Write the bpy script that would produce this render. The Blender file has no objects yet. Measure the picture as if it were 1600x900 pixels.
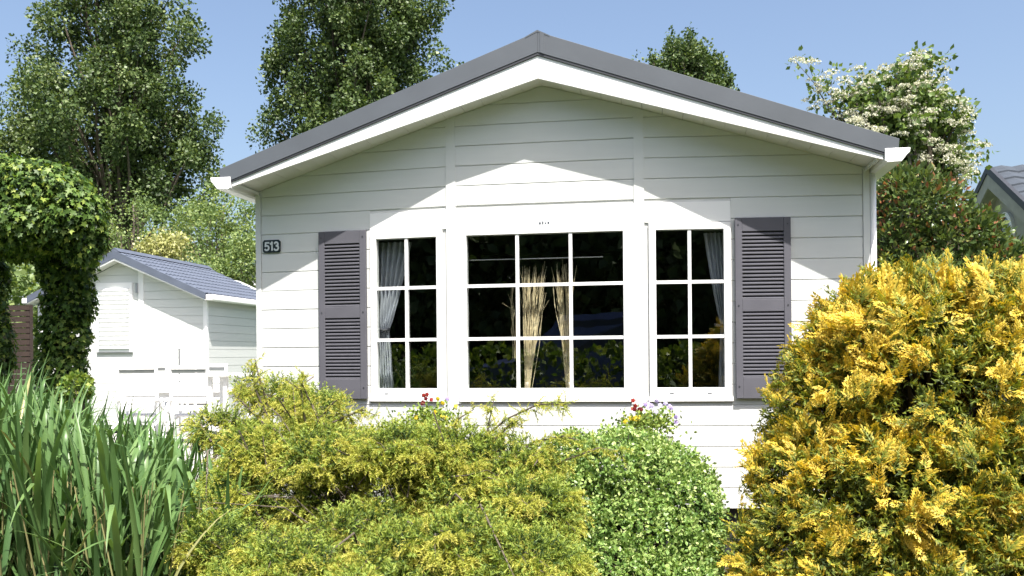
import bpy, bmesh, math, random
import numpy as np
from mathutils import Vector, Matrix

random.seed(7); rng = np.random.default_rng(7)
sc = bpy.context.scene
C = sc.collection

# ---------------------------------------------------------------- camera, sky, sun, exposure
CAM = np.array([.8485, -6.8, 1.55]); YAW = .1606; ROLL = .009; FPX = 1398.5; PY = 554.3
cd = bpy.data.cameras.new('camera'); cam = bpy.data.objects.new('camera', cd); C.objects.link(cam)
Fv = Vector((-math.sin(YAW), math.cos(YAW), 0)); Rv = Vector((math.cos(YAW), math.sin(YAW), 0)); Uv = Vector((0, 0, 1))
r2 = Rv*math.cos(ROLL) + Uv*-math.sin(ROLL)*-1*-1
M = Matrix((Rv, Uv, -Fv)).transposed() @ Matrix.Rotation(-ROLL, 3, 'Z')
cam.matrix_world = Matrix.Translation(CAM) @ M.to_4x4()
cd.sensor_width = 36; cd.lens = FPX/1600*36; cd.shift_y = (PY-450)/1600
cd.clip_start = .05; cd.clip_end = 3000
sc.camera = cam

SUN = Vector((.5675, -1, 2.143)).normalized()
w = bpy.data.worlds.new('World'); sc.world = w; w.use_nodes = True
nt = w.node_tree; nt.nodes.clear()
sky = nt.nodes.new('ShaderNodeTexSky'); sky.sky_type = 'NISHITA'; sky.sun_disc = False
sky.sun_elevation = math.asin(SUN.z); sky.sun_rotation = math.atan2(SUN.x, SUN.y)
sky.air_density = 1.0; sky.dust_density = 4.2; sky.ozone_density = 1.6; sky.altitude = 0
bg = nt.nodes.new('ShaderNodeBackground'); bg.inputs[1].default_value = .11
wo = nt.nodes.new('ShaderNodeOutputWorld')
nt.links.new(sky.outputs[0], bg.inputs[0]); nt.links.new(bg.outputs[0], wo.inputs[0])
sl = bpy.data.lights.new('sun', 'SUN'); sl.energy = 5.0; sl.angle = math.radians(.5); sl.color = (1, .96, .9)
so = bpy.data.objects.new('sun', sl); C.objects.link(so); so.rotation_euler = SUN.to_track_quat('Z', 'Y').to_euler()
so.location = (5, -8, 20)
vs = sc.view_settings; vs.view_transform = 'Standard'; vs.look = 'None'; vs.gamma = 1; vs.use_curve_mapping = False
vs.exposure = 1.12
sc.render.film_transparent = False
try:
    sc.cycles.max_bounces = 8; sc.cycles.transparent_max_bounces = 12
except Exception: pass

# a point of the place from where it shows in the photo and its depth Y
def at(x, y, Y):
    a = x-800; b = y-PY
    X = math.cos(ROLL)*a-math.sin(ROLL)*b; Z = math.sin(ROLL)*a+math.cos(ROLL)*b
    D = np.array(Fv)+np.array(Rv)*X/FPX-np.array([0, 0, 1])*Z/FPX
    t = (Y-CAM[1])/D[1]
    return CAM+D*t
def ppm(x, y, Y):
    return FPX/float((at(x, y, Y)-CAM)@np.array(Fv))

# ---------------------------------------------------------------- materials
def mat(name, col, rough=.6, metal=0., var=.12, scale=6., bump=0., bscale=40., spec=.5, col2=None, coord='Object', stretch=None):
    m = bpy.data.materials.new(name); m.use_nodes = True; n = m.node_tree; b = n.nodes['Principled BSDF']
    b.inputs['Roughness'].default_value = rough; b.inputs['Metallic'].default_value = metal
    b.inputs['Specular IOR Level'].default_value = spec
    tc = n.nodes.new('ShaderNodeTexCoord'); src = tc.outputs[coord]
    if stretch:
        mp = n.nodes.new('ShaderNodeMapping'); mp.inputs['Scale'].default_value = stretch
        n.links.new(src, mp.inputs[0]); src = mp.outputs[0]
    nz = n.nodes.new('ShaderNodeTexNoise'); nz.inputs['Scale'].default_value = scale; nz.inputs['Detail'].default_value = 6
    n.links.new(src, nz.inputs['Vector'])
    r = n.nodes.new('ShaderNodeValToRGB'); r.color_ramp.elements[0].position = .3; r.color_ramp.elements[1].position = .7
    c2 = col2 or tuple(min(1, c*(1+var)) for c in col); c1 = tuple(c*(1-var) for c in col) if not col2 else col
    r.color_ramp.elements[0].color = (*c1, 1); r.color_ramp.elements[1].color = (*c2, 1)
    n.links.new(nz.outputs[0], r.inputs[0]); n.links.new(r.outputs[0], b.inputs['Base Color'])
    if bump:
        bz = n.nodes.new('ShaderNodeTexNoise'); bz.inputs['Scale'].default_value = bscale; bz.inputs['Detail'].default_value = 5
        n.links.new(src, bz.inputs['Vector'])
        bm_ = n.nodes.new('ShaderNodeBump'); bm_.inputs['Strength'].default_value = bump; bm_.inputs['Distance'].default_value = .01
        n.links.new(bz.outputs[0], bm_.inputs['Height']); n.links.new(bm_.outputs[0], b.inputs['Normal'])
    return m
def leafmat(name, stops, trans=.35, rough=.5, tcol=None, spec=.35):
    """stops: [(pos, rgb)...] over the 'tint' attribute of each leaf"""
    m = bpy.data.materials.new(name); m.use_nodes = True; n = m.node_tree; b = n.nodes['Principled BSDF']
    a = n.nodes.new('ShaderNodeAttribute'); a.attribute_name = 'tint'
    r = n.nodes.new('ShaderNodeValToRGB'); e = r.color_ramp.elements
    while len(e) < len(stops): e.new(.5)
    for el, (p, c) in zip(e, stops): el.position = p; el.color = (*c, 1)
    n.links.new(a.outputs['Fac'], r.inputs[0]); n.links.new(r.outputs[0], b.inputs['Base Color'])
    b.inputs['Roughness'].default_value = rough; b.inputs['Specular IOR Level'].default_value = spec
    t = n.nodes.new('ShaderNodeBsdfTranslucent')
    hs = n.nodes.new('ShaderNodeMix'); hs.data_type = 'RGBA'; hs.blend_type = 'MULTIPLY'; hs.inputs[0].default_value = 1
    n.links.new(r.outputs[0], hs.inputs[6]); hs.inputs[7].default_value = (*(tcol or (1.0, 1.0, .45)), 1)
    n.links.new(hs.outputs[2], t.inputs[0])
    mx = n.nodes.new('ShaderNodeMixShader'); mx.inputs[0].default_value = trans
    n.links.new(b.outputs[0], mx.inputs[1]); n.links.new(t.outputs[0], mx.inputs[2])
    n.links.new(mx.outputs[0], n.nodes['Material Output'].inputs[0])
    return m
def glassmat():
    m = bpy.data.materials.new('window_glass'); m.use_nodes = True; n = m.node_tree
    n.nodes.remove(n.nodes['Principled BSDF'])
    t = n.nodes.new('ShaderNodeBsdfTransparent'); t.inputs[0].default_value = (.80, .84, .82, 1)
    g = n.nodes.new('ShaderNodeBsdfGlossy'); g.inputs['Roughness'].default_value = .0; g.inputs[0].default_value = (1, 1, 1, 1)
    lw = n.nodes.new('ShaderNodeLayerWeight'); lw.inputs[0].default_value = .5
    p5 = n.nodes.new('ShaderNodeMath'); p5.operation = 'POWER'; p5.inputs[1].default_value = 5; n.links.new(lw.outputs['Facing'], p5.inputs[0])
    f = n.nodes.new('ShaderNodeMath'); f.operation = 'MULTIPLY_ADD'; f.inputs[1].default_value = .88; f.inputs[2].default_value = .12; n.links.new(p5.outputs[0], f.inputs[0])
    tc = n.nodes.new('ShaderNodeTexCoord'); nz = n.nodes.new('ShaderNodeTexNoise'); nz.inputs['Scale'].default_value = 2.5
    bu = n.nodes.new('ShaderNodeBump'); bu.inputs['Strength'].default_value = .04; bu.inputs['Distance'].default_value = .02
    n.links.new(tc.outputs['Object'], nz.inputs['Vector']); n.links.new(nz.outputs[0], bu.inputs['Height'])
    n.links.new(bu.outputs[0], g.inputs['Normal'])
    mx = n.nodes.new('ShaderNodeMixShader'); n.links.new(f.outputs[0], mx.inputs[0])
    n.links.new(t.outputs[0], mx.inputs[1]); n.links.new(g.outputs[0], mx.inputs[2])
    n.links.new(mx.outputs[0], n.nodes['Material Output'].inputs[0])
    return m

MT = {}
MT['siding'] = mat('white_siding', (.64, .65, .63), .45, var=.03, scale=1.6, bump=.12, bscale=30, stretch=(1, 1, 9))
MT['upvc'] = mat('white_frame', (.84, .84, .83), .3, var=.015, scale=3)
MT['soffit'] = mat('white_soffit', (.74, .74, .70), .5, var=.03, scale=4)
MT['backing'] = mat('siding_groove', (.6, .6, .58), .8, var=.05)
MT['roofmetal'] = mat('grey_roof_trim', (.088, .098, .112), .45, .0, var=.10, scale=2.5, bump=.05, bscale=20)
MT['roofdark'] = mat('dark_roof_edge', (.03, .032, .038), .5, var=.1)
MT['shutter'] = mat('mauve_grey_shutter', (.105, .104, .12), .6, spec=.1, var=.06, scale=8, bump=.08, bscale=90)
MT['plate'] = mat('dark_number_plate', (.008, .02, .022), .3, var=.1)
MT['digit'] = mat('pale_digit', (.62, .66, .66), .4, var=.03)
MT['glass'] = glassmat()
MT['room'] = mat('brown_room_wall', (.09, .075, .06), .8, var=.2, scale=3)
MT['floorwood'] = mat('dark_room_floor', (.06, .04, .025), .5, var=.3, scale=4, stretch=(1, 12, 1))
MT['badge'] = mat('grey_badge', (.06, .07, .09), .5)
MT['tiles'] = mat('blue_grey_roof_tiles', (.085, .10, .135), .6, .0, var=.12, scale=5)
MT['darktile'] = mat('dark_roof_tile', (.055, .065, .08), .7, spec=.2)
MT['cream'] = mat('cream_boards', (.36, .35, .29), .6)
MT['wood'] = mat('brown_wood', (.035, .02, .015), .8, var=.3, scale=5, bump=.3, stretch=(1, 1, 8))
MT['bark'] = mat('grey_brown_bark', (.10, .08, .06), .9, var=.4, scale=9, bump=.8, bscale=25, stretch=(3, 3, 1))
MT['twig'] = mat('straw_twigs', (.74, .60, .38), .7, var=.25, scale=30)
MT['vase'] = mat('pale_vase', (.55, .45, .36), .4, var=.08)
MT['chairwhite'] = mat('white_garden_chair', (.80, .80, .79), .4, var=.02)
MT['mesh'] = mat('pale_chair_fabric', (.78, .78, .78), .8, var=.04, scale=60)
MT['grill'] = mat('black_enamel', (.015, .015, .016), .3)
MT['steel'] = mat('steel', (.4, .4, .41), .35, .8)
MT['paving'] = mat('pale_paving', (.42, .40, .37), .8, var=.12, scale=9, bump=.3)
MT['soil'] = mat('dark_soil', (.035, .025, .017), .95, scale=7, col2=(.075, .055, .035), bump=1, bscale=30)
MT['lawn'] = mat('lawn_ground', (.035, .06, .015), .95, scale=3, col2=(.06, .10, .03), bump=.8, bscale=60)
MT['asphalt'] = mat('asphalt', (.05, .05, .05), .85, var=.2, scale=30, bump=.4, bscale=200)
MT['curtain'] = mat('pale_curtain', (.70, .72, .80), .8, var=.03, scale=20)
MT['carpaint'] = mat('dark_blue_paint', (.10, .13, .26), .3, .2, var=.05)
MT['carglass'] = mat('dark_car_glass', (.02, .025, .03), .05, var=.05)
MT['rubber'] = mat('rubber', (.02, .02, .02), .8)
MT['terracotta'] = mat('grey_planter', (.22, .2, .19), .7, var=.15)
MT['tealroof'] = mat('pale_teal_roof', (.22, .33, .34), .5, var=.1)
def _tr(m, f):  # cloth lets some light through
    n = m.node_tree; b = n.nodes['Principled BSDF']; t = n.nodes.new('ShaderNodeBsdfTranslucent'); t.inputs[0].default_value = (.7, .7, .75, 1)
    mx = n.nodes.new('ShaderNodeMixShader'); mx.inputs[0].default_value = f
    n.links.new(b.outputs[0], mx.inputs[1]); n.links.new(t.outputs[0], mx.inputs[2]); n.links.new(mx.outputs[0], n.nodes['Material Output'].inputs[0])
_tr(MT['curtain'], .4); _tr(MT['mesh'], .4)

L_POPLAR = leafmat('poplar_leaves', [(0, (.033, .062, .02)), (.45, (.09, .138, .045)), (.8, (.18, .235, .085)), (1, (.29, .33, .17))], .28, .45, spec=.3)
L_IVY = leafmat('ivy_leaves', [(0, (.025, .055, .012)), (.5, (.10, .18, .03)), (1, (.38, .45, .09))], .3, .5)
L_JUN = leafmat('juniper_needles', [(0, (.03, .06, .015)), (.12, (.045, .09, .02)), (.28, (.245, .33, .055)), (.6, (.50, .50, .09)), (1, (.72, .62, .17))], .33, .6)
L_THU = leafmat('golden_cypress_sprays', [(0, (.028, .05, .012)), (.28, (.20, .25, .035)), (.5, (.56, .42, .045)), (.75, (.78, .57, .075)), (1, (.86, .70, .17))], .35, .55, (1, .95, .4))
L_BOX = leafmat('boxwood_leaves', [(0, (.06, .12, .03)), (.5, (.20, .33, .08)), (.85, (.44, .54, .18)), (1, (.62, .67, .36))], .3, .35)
L_REED = leafmat('reed_leaves', [(0, (.03, .075, .028)), (.5, (.10, .19, .06)), (.85, (.18, .28, .095)), (1, (.33, .31, .14))], .3, .36)
L_ELDER = leafmat('flowering_tree_leaves', [(0, (.06, .10, .03)), (.5, (.13, .20, .05)), (1, (.22, .29, .08))], .35, .45)
L_BLOS = leafmat('cream_blossom', [(0, (.50, .50, .36)), (1, (.74, .72, .60))], .3, .7, (1, 1, .8))
L_PHOT = leafmat('dark_shrub_leaves', [(0, (.03, .06, .02)), (.5, (.10, .15, .045)), (.85, (.20, .24, .08)), (.93, (.25, .09, .045)), (1, (.32, .14, .07))], .25, .25)
L_SOFT = leafmat('mid_green_leaves', [(0, (.10, .16, .06)), (.5, (.21, .29, .10)), (1, (.38, .43, .16))], .4, .5)
L_YEL = leafmat('pale_yellow_leaves', [(0, (.22, .24, .07)), (.5, (.42, .42, .16)), (1, (.60, .57, .34))], .3, .5)
L_DARK = leafmat('dark_hedge_leaves', [(0, (.04, .08, .025)), (1, (.14, .20, .06))], .2, .5)
L_STEM = leafmat('reed_stems', [(0, (.12, .15, .05)), (1, (.35, .30, .14))], .1, .6)
L_PET = leafmat('pansy_petals', [(0, (.30, .025, .015)), (.25, (.10, .008, .02)), (.26, (.75, .55, .02)), (.5, (.75, .60, .05)), (.51, (.40, .30, .62)), (1, (.62, .55, .78))], .3, .5, (1, 1, 1))

# ---------------------------------------------------------------- object helpers
def tag(o, label=None, cat=None, group=None, kind=None):
    if label: o['label'] = label
    if cat: o['category'] = cat
    if group: o['group'] = group
    if kind: o['kind'] = kind
    return o
def empty(name, loc=(0, 0, 0), label=None, cat=None, group=None, rz=0):
    o = bpy.data.objects.new(name, None); C.objects.link(o); o.location = loc; o.rotation_euler = (0, 0, rz); o.empty_display_size = .2
    return tag(o, label, cat, group)
def link(name, me, material=None, parent=None):
    o = bpy.data.objects.new(name, me); C.objects.link(o)
    if material and not me.materials: me.materials.append(material)
    if parent:
        o.parent = parent
        # geometry is written in world coordinates: undo every parent above
        m = Matrix.Identity(4); p = parent
        while p: m = (Matrix.Translation(p.location) @ p.rotation_euler.to_matrix().to_4x4()) @ m if False else m; p = p.parent
    return o
def wloc(p):
    m = Matrix.Identity(4)
    while p: m = Matrix.LocRotScale(p.location, p.rotation_euler, p.scale) @ m; p = p.parent
    return m
class MB:
    def __init__(s): s.v = []; s.f = []; s.sm = False
    def poly(s, pts, faces):
        n = len(s.v); s.v += [tuple(p) for p in pts]; s.f += [tuple(i+n for i in f) for f in faces]; return s
    def box(s, x0, x1, y0, y1, z0, z1):
        return s.poly([(x0, y0, z0), (x1, y0, z0), (x1, y1, z0), (x0, y1, z0), (x0, y0, z1), (x1, y0, z1), (x1, y1, z1), (x0, y1, z1)],
                      [(0, 3, 2, 1), (4, 5, 6, 7), (0, 1, 5, 4), (1, 2, 6, 5), (2, 3, 7, 6), (3, 0, 4, 7)])
    def prism(s, pts, y0, y1):       # polygon in XZ, extruded along Y
        n = len(pts)
        return s.poly([(x, y0, z) for x, z in pts]+[(x, y1, z) for x, z in pts],
                      [tuple(range(n)), tuple(range(2*n-1, n-1, -1))]+[(i, i+n, (i+1) % n+n, (i+1) % n) for i in range(n)])
    def prismx(s, pts, x0, x1):      # polygon in YZ, extruded along X
        n = len(pts)
        return s.poly([(x0, y, z) for y, z in pts]+[(x1, y, z) for y, z in pts],
                      [tuple(range(n)), tuple(range(2*n-1, n-1, -1))]+[(i, i+n, (i+1) % n+n, (i+1) % n) for i in range(n)])
    def tube(s, path, rad, n=6, cap=True):
        path = [Vector(p) for p in path]; rings = []
        if not hasattr(rad, '__len__'): rad = [rad]*len(path)
        for i, p in enumerate(path):
            d = (path[min(i+1, len(path)-1)]-path[max(i-1, 0)]).normalized()
            a = d.orthogonal().normalized(); b = d.cross(a)
            if i and rings:
                a = (pa-d*pa.dot(d)).normalized(); b = d.cross(a)
            pa = a
            rings.append([p+(a*math.cos(2*math.pi*k/n)+b*math.sin(2*math.pi*k/n))*rad[i] for k in range(n)])
        pts = [q for r in rings for q in r]; fs = []
        for i in range(len(path)-1):
            for k in range(n): fs.append((i*n+k, i*n+(k+1) % n, (i+1)*n+(k+1) % n, (i+1)*n+k))
        if cap: fs += [tuple(range(n-1, -1, -1)), tuple(range((len(path)-1)*n, len(path)*n))]
        return s.poly(pts, fs)
    def lathe(s, prof, c, n=16):
        pts = [(c[0]+r*math.cos(2*math.pi*k/n), c[1]+r*math.sin(2*math.pi*k/n), c[2]+z) for r, z in prof for k in range(n)]
        fs = [(i*n+k, i*n+(k+1) % n, (i+1)*n+(k+1) % n, (i+1)*n+k) for i in range(len(prof)-1) for k in range(n)]
        return s.poly(pts, fs+[tuple(range(n-1, -1, -1)), tuple(range((len(prof)-1)*n, len(prof)*n))])
    def map(s, fn): s.v = [fn(*p) for p in s.v]; return s
    def build(s, name, material, parent=None, bevel=0, smooth=False):
        me = bpy.data.meshes.new(name); vv = s.v
        if parent:
            inv = wloc(parent).inverted(); vv = [tuple(inv @ Vector(p)) for p in s.v]
        me.from_pydata(vv, [], s.f)
        bm = bmesh.new(); bm.from_mesh(me); bmesh.ops.recalc_face_normals(bm, faces=bm.faces)
        if bevel: bmesh.ops.bevel(bm, geom=bm.edges[:], offset=bevel, segments=1, affect='EDGES', clamp_overlap=True)
        if smooth:
            for f in bm.faces: f.smooth = True
        bm.to_mesh(me); bm.free()
        o = bpy.data.objects.new(name, me); C.objects.link(o); me.materials.append(material); o.parent = parent
        return o
def box(name, material, parent, *a, bevel=0, fn=None):
    m = MB().box(*a)
    if fn: m.map(fn)
    return m.build(name, material, parent, bevel)

# ---------------------------------------------------------------- foliage helpers
def npmesh(name, V, F, tint, material, parent=None, kind=None):
    V = np.asarray(V, dtype=np.float32); F = np.asarray(F, dtype=np.int32)
    if parent:
        inv = np.array(wloc(parent).inverted()); V = (V@inv[:3, :3].T+inv[:3, 3]).astype(np.float32)
    me = bpy.data.meshes.new(name); me.vertices.add(len(V)); me.vertices.foreach_set('co', V.ravel())
    me.loops.add(F.size); me.loops.foreach_set('vertex_index', F.ravel()); me.polygons.add(len(F))
    me.polygons.foreach_set('loop_start', np.arange(0, F.size, F.shape[1], dtype=np.int32))
    me.update(calc_edges=True)
    if tint is not None:
        at_ = me.attributes.new('tint', 'FLOAT', 'POINT'); at_.data.foreach_set('value', np.asarray(tint, dtype=np.float32))
    me.materials.append(material)
    o = bpy.data.objects.new(name, me); C.objects.link(o); o.parent = parent
    if kind: o['kind'] = kind
    return o
def nrm(v): return v/np.maximum(np.linalg.norm(v, axis=-1, keepdims=True), 1e-9)
def frames(d, up=None):
    """columns: x across, y along d, z normal"""
    n = len(d); d = nrm(d); u = rng.normal(size=(n, 3)) if up is None else up+rng.normal(size=(n, 3))*.35
    x = nrm(np.cross(d, u)); z = np.cross(x, d)
    return np.stack([x, d, z], axis=2)
def scatter(tmpls, pos, d, scale, tint, up=None):
    """tmpls: list of (V, F(tri), dt): along +Y. returns V, F, tint"""
    n = len(pos); R = frames(d, up); which = rng.integers(0, len(tmpls), n); Vs = []; Fs = []; Ts = []; off = 0
    scale = np.broadcast_to(scale, (n,)); tint = np.broadcast_to(tint, (n,))
    for k, (tv, tf, tt) in enumerate(tmpls):
        i = np.where(which == k)[0]
        if not len(i): continue
        v = np.einsum('nij,mj->nmi', R[i], tv)*scale[i, None, None]+pos[i, None, :]
        Vs.append(v.reshape(-1, 3)); m = len(tv)
        Fs.append((tf[None]+(np.arange(len(i))*m)[:, None, None]+off).reshape(-1, 3)); off += len(i)*m
        Ts.append((tint[i, None]+tt[None]).ravel())
    return np.concatenate(Vs), np.concatenate(Fs), np.clip(np.concatenate(Ts), 0, 1)
def A(*a): return np.array(a, dtype=float)
def leaf_t(w=.35, fold=.12, bend=.1):   # pointed leaf, length 1, 4 tris
    V = A((0, 0, 0), (-w, .45, fold), (0, .5, 0), (w, .45, fold), (0, 1, -bend)); F = np.array([(0, 2, 1), (0, 3, 2), (1, 2, 4), (2, 3, 4)])
    return V, F, np.array([0, 0, -.08, 0, .04])
def quad_t(w=.4, fold=.1):
    V = A((0, 0, 0), (-w, .5, fold), (w, .5, fold*.3), (0, 1, -.05)); return V, np.array([(0, 2, 1), (1, 2, 3)]), np.zeros(4)
def ivy_t():
    pts = [(0, 0, 0), (-.45, -.12, .05), (-.3, .25, .02), (-.55, .55, -.05), (-.2, .6, .0), (0, 1.05, -.12), (.2, .6, 0), (.55, .55, -.05), (.3, .25, .02), (.45, -.12, .05)]
    V = A(*pts, (0, .35, -.06)); c = 10
    F = [(c, i, (i+1) % 10) for i in range(10)]
    return V, np.array(F), np.zeros(11)
def needles_t(n=40, L=1., nl=.16, curve=-.25, wd=.026, seed=0):
    g = np.random.default_rng(seed); V = []; F = []; T = []
    for i in range(n):
        t = .06+.94*(i+.5)/n; c = np.array([0, t*L, curve*t*t]); a = g.uniform(0, 2*np.pi); tp = (1-.55*t)
        side = np.array([math.cos(a), 0, math.sin(a)]); dv = nrm(side*.8+np.array([0, .75, 0])+g.normal(size=3)*.18)
        p = np.cross(dv, g.normal(size=3)); p = nrm(p)*wd
        k = len(V); V += [c-p, c+p, c+dv*nl*(.6+.6*tp)*g.uniform(.7, 1.2)]; F.append((k, k+1, k+2))
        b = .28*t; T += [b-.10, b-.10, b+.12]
    k = len(V); V += [np.array([-.012, 0, 0]), np.array([.012, 0, 0]), np.array([0, L, curve])]; F.append((k, k+1, k+2)); T += [-.5]*3
    return np.array(V), np.array(F), np.array(T)
def plume_t(seed, fat=1.35):     # juniper spray: main plume with side plumelets
    g = np.random.default_rng(seed); Vs = []; Fs = []; Ts = []; off = 0
    def add(b, d, s, n, nl, wd):
        nonlocal off
        v, f, t = needles_t(n, 1, nl, -.15, wd, int(g.integers(1e6)))
        d = nrm(d); x = nrm(np.cross(d, [0, 0, 1.]+g.normal(size=3)*.3)); z = np.cross(x, d)
        v = (v@np.stack([x, d, z]))*s+b; Vs.append(v); Fs.append(f+off); Ts.append(t); off += len(v)
    add(np.zeros(3), np.array([0, 1., 0]), 1, 16, .17, .022*fat)
    for i in range(5):
        t = .15+.75*i/5; sgn = (-1)**i
        add(np.array([0, t, -.15*t*t]), np.array([sgn*.8, .8, g.uniform(-.3, .25)]), .55*(1-.5*t), 7, .30, .045*fat)
    return np.concatenate(Vs), np.concatenate(Fs), np.concatenate(Ts)
def fan_t(seed):       # flat cypress fan, length 1
    g = np.random.default_rng(seed); V = []; F = []; T = []
    def dia(b, d, L, w_, t0, t1):
        d = nrm(d); s = nrm(np.cross(d, [0, 0, 1.]))*w_; k = len(V); z = g.normal(size=3)*.012
        V.extend([b, b+d*L*.55-s+z, b+d*L*.55+s-z, b+d*L+np.array([0, 0, -.04])]); F.extend([(k, k+2, k+1), (k+1, k+2, k+3)]); T.extend([t0, (t0+t1)/2, (t0+t1)/2, t1])
    def zc(t): return -.22*t*t+.06
    for i in range(5):
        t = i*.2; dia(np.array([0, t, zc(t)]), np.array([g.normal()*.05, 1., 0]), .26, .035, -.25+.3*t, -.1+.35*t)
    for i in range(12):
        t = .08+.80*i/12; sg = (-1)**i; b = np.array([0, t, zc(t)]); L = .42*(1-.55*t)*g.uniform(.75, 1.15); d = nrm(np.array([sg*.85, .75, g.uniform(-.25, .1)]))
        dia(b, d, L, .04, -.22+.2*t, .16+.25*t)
        for q in (.5,):
            dia(b+d*L*q, d+np.array([-sg*.75, .55, 0])*g.uniform(.6, 1), L*.5, .03, -.05+.2*t, .22+.25*t)
    return np.array(V), np.array(F), np.array(T)
def in_lobes(lobes, n, shell=.72):
    """random points in the outer shell of ellipsoid lobes, with outward directions; lobes: (centre, radii)"""
    vol = np.array([np.prod(r)**(2/3) for c, r in lobes]); k = rng.choice(len(lobes), n, p=vol/vol.sum())
    c = np.array([l[0] for l in lobes])[k]; r = np.array([l[1] for l in lobes])[k]
    u = nrm(rng.normal(size=(n, 3))); rad = shell+(1-shell)*rng.random(n)**.6
    p = c+u*r*rad[:, None]; out = nrm(u/r)
    # drop points deep inside another lobe
    deep = np.zeros(n, bool)
    for cc, rr in lobes: deep |= (((p-cc)/rr)**2).sum(1) < .42
    return p[~deep], out[~deep]
def lob(lst):
    """(px, py, rx_px, ry_px, Y, depth factor) -> world ellipsoids"""
    o = []
    for px, py, rx, ry, Y, df in lst:
        s = ppm(px, py, Y); o.append((np.array(at(px, py, Y)), np.array([rx/s, rx/s*df, ry/s])))
    return o
def branches(root, targets, r0, rn=.012, wob=.08, trunk_top=None, n=6):
    """trunk and limbs: each target gets a tube that leaves the trunk somewhere below it"""
    mb = MB(); root = np.array(root, float); top = np.array(trunk_top if trunk_top is not None else root+[0, 0, 1.])
    K = 10; tp = [root+(top-root)*i/K+np.array([rng.normal()*wob*.4, rng.normal()*wob*.4, 0])*(i > 0) for i in range(K+1)]
    mb.tube(tp, [r0*(1-.82*i/K)+rn for i in range(K+1)], 9)
    lm = MB()
    for t in targets:
        t = np.array(t); h = (t[2]-root[2])/max(top[2]-root[2], .01)
        i = int(np.clip(h*K*.62+rng.normal()*.4, 1, K)); b = tp[i]; L = np.linalg.norm(t-b)
        mid = b+(t-b)*.5+np.array([0, 0, .10*L])+rng.normal(size=3)*wob*L*.5; q = b+(t-b)*.22+np.array([0, 0, .02*L])
        rr = (r0*(1-.82*i/K))*.42+rn
        lm.tube([b, q, mid, t], [rr, rr*.75, rr*.45+rn*.3, rn*.5], n, False)
    return mb, lm
def tree(name, label, cat, lobes, leaf_material, n_clump, per, leaf, clump_r, root, top, r0, tm=None, group=None, shell=.1, droop=.3, stretch=(1, 1, .8), rn=.02, nlim=90):
    e = empty(name, tuple(root), label, cat, group)
    p, o = in_lobes(lobes, n_clump, shell) if shell > .15 else vol_lobes(lobes, n_clump)
    lim = p[rng.choice(len(p), min(len(p), nlim), replace=False)]
    t, l = branches(root, lim, r0, rn, .1, top)
    t.build('trunk', MT['bark'], e, smooth=True); l.build('limb', MT['bark'], e, smooth=True)
    N = len(p); idx = np.repeat(np.arange(N), per); cr = clump_r*rng.uniform(.6, 1.3, N)
    g = nrm(rng.normal(size=(len(idx), 3)))*(rng.random(len(idx))**.5)[:, None]*1.15; pos = p[idx]+g*cr[idx, None]*np.array(stretch)
    d = nrm(g+rng.normal(size=g.shape)*.8+np.array([0, 0, -droop])); ct = rng.normal(size=N)*.12
    tint = np.clip(.42+ct[idx]+rng.normal(size=len(idx))*.20, 0, 1)
    V, F, T = scatter(tm or [leaf_t(), quad_t()], pos, d, leaf*rng.uniform(.55, 1.35, len(pos)), tint)
    npmesh('foliage', V, F, T, leaf_material, e, 'stuff')
    return e, p
def vol_lobes(lobes, n):
    vol = np.array([np.prod(r) for c, r in lobes]); k = rng.choice(len(lobes), n, p=vol/vol.sum())
    c = np.array([l[0] for l in lobes])[k]; r = np.array([l[1] for l in lobes])[k]
    u = nrm(rng.normal(size=(n, 3))); rad = rng.random(n)**.42
    p = c+u*r*rad[:, None]; return p, u

# ================================================================ SETTING
def sheet(name, material, x0, x1, y0, y1, z, kind='structure'):
    m = MB().poly([(x0, y0, z), (x1, y0, z), (x1, y1, z), (x0, y1, z)], [(0, 1, 2, 3)]); o = m.build(name, material); o['kind'] = kind; return o
sheet('ground', MT['lawn'], -600, 600, -600, 1200, 0)
sheet('soil_bed', MT['soil'], -4.2, 4.6, -4.6, 1.0, .004)
sheet('street', MT['asphalt'], -60, 60, -14.5, -9.9, .006)

# ================================================================ CHALET
B = .7252; AL = math.tan(.0923); HW = 2.4054; D = .2522
ZA, ZE, XE = 3.5873, 2.8836, 2.4119          # lower edge of the white barge board: apex, ends
CA, CE, CX = 3.9267, 3.0187, 2.5155          # top of the grey verge trim
P0, PITCH = .386, .155
def bow(x, y, z): return (x, y+max(0, abs(x)-B)*AL, z)
def soff(x): return ZA-(ZA-ZE)/XE*abs(x)+.022
house = empty('chalet', (0, 0, 0), 'large white boarded chalet with grey gable roof edge and three gridded windows', 'chalet')

# backing wall behind the boards (front), in strips round the openings
WT, WB = 2.4765, 1.2916
def bowbox(name, m, x0, x1, y0, y1, z0, z1, parent=house, bevel=0): return box(name, m, parent, x0, x1, y0, y1, z0, z1, bevel=bevel, fn=bow)
mb = MB()
def wallstrip(x0, x1, z0, z1):
    # top follows the soffit
    zt = (min(z1, soff(x0)), min(z1, soff(x1)))
    mb.prism([(x0, z0), (x1, z0), (x1, zt[1]), (x0, zt[0])], .008, .09)
for s in (-1, 1):
    for a, b_, z0, z1 in ((0, B, WT+.03, 9), (0, B, P0, WB-.03), (.62, B, WB-.03, WT+.03), (B, HW, WT+.03, 9), (B, HW, P0, WB-.03), (B, .83, WB-.03, WT+.03), (1.37, HW, WB-.03, WT+.03)):
        x0, x1 = sorted((s*a, s*b_)); wallstrip(x0, x1, z0, z1)
mb.map(bow).build('front_wall', MT['backing'], house)
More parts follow.
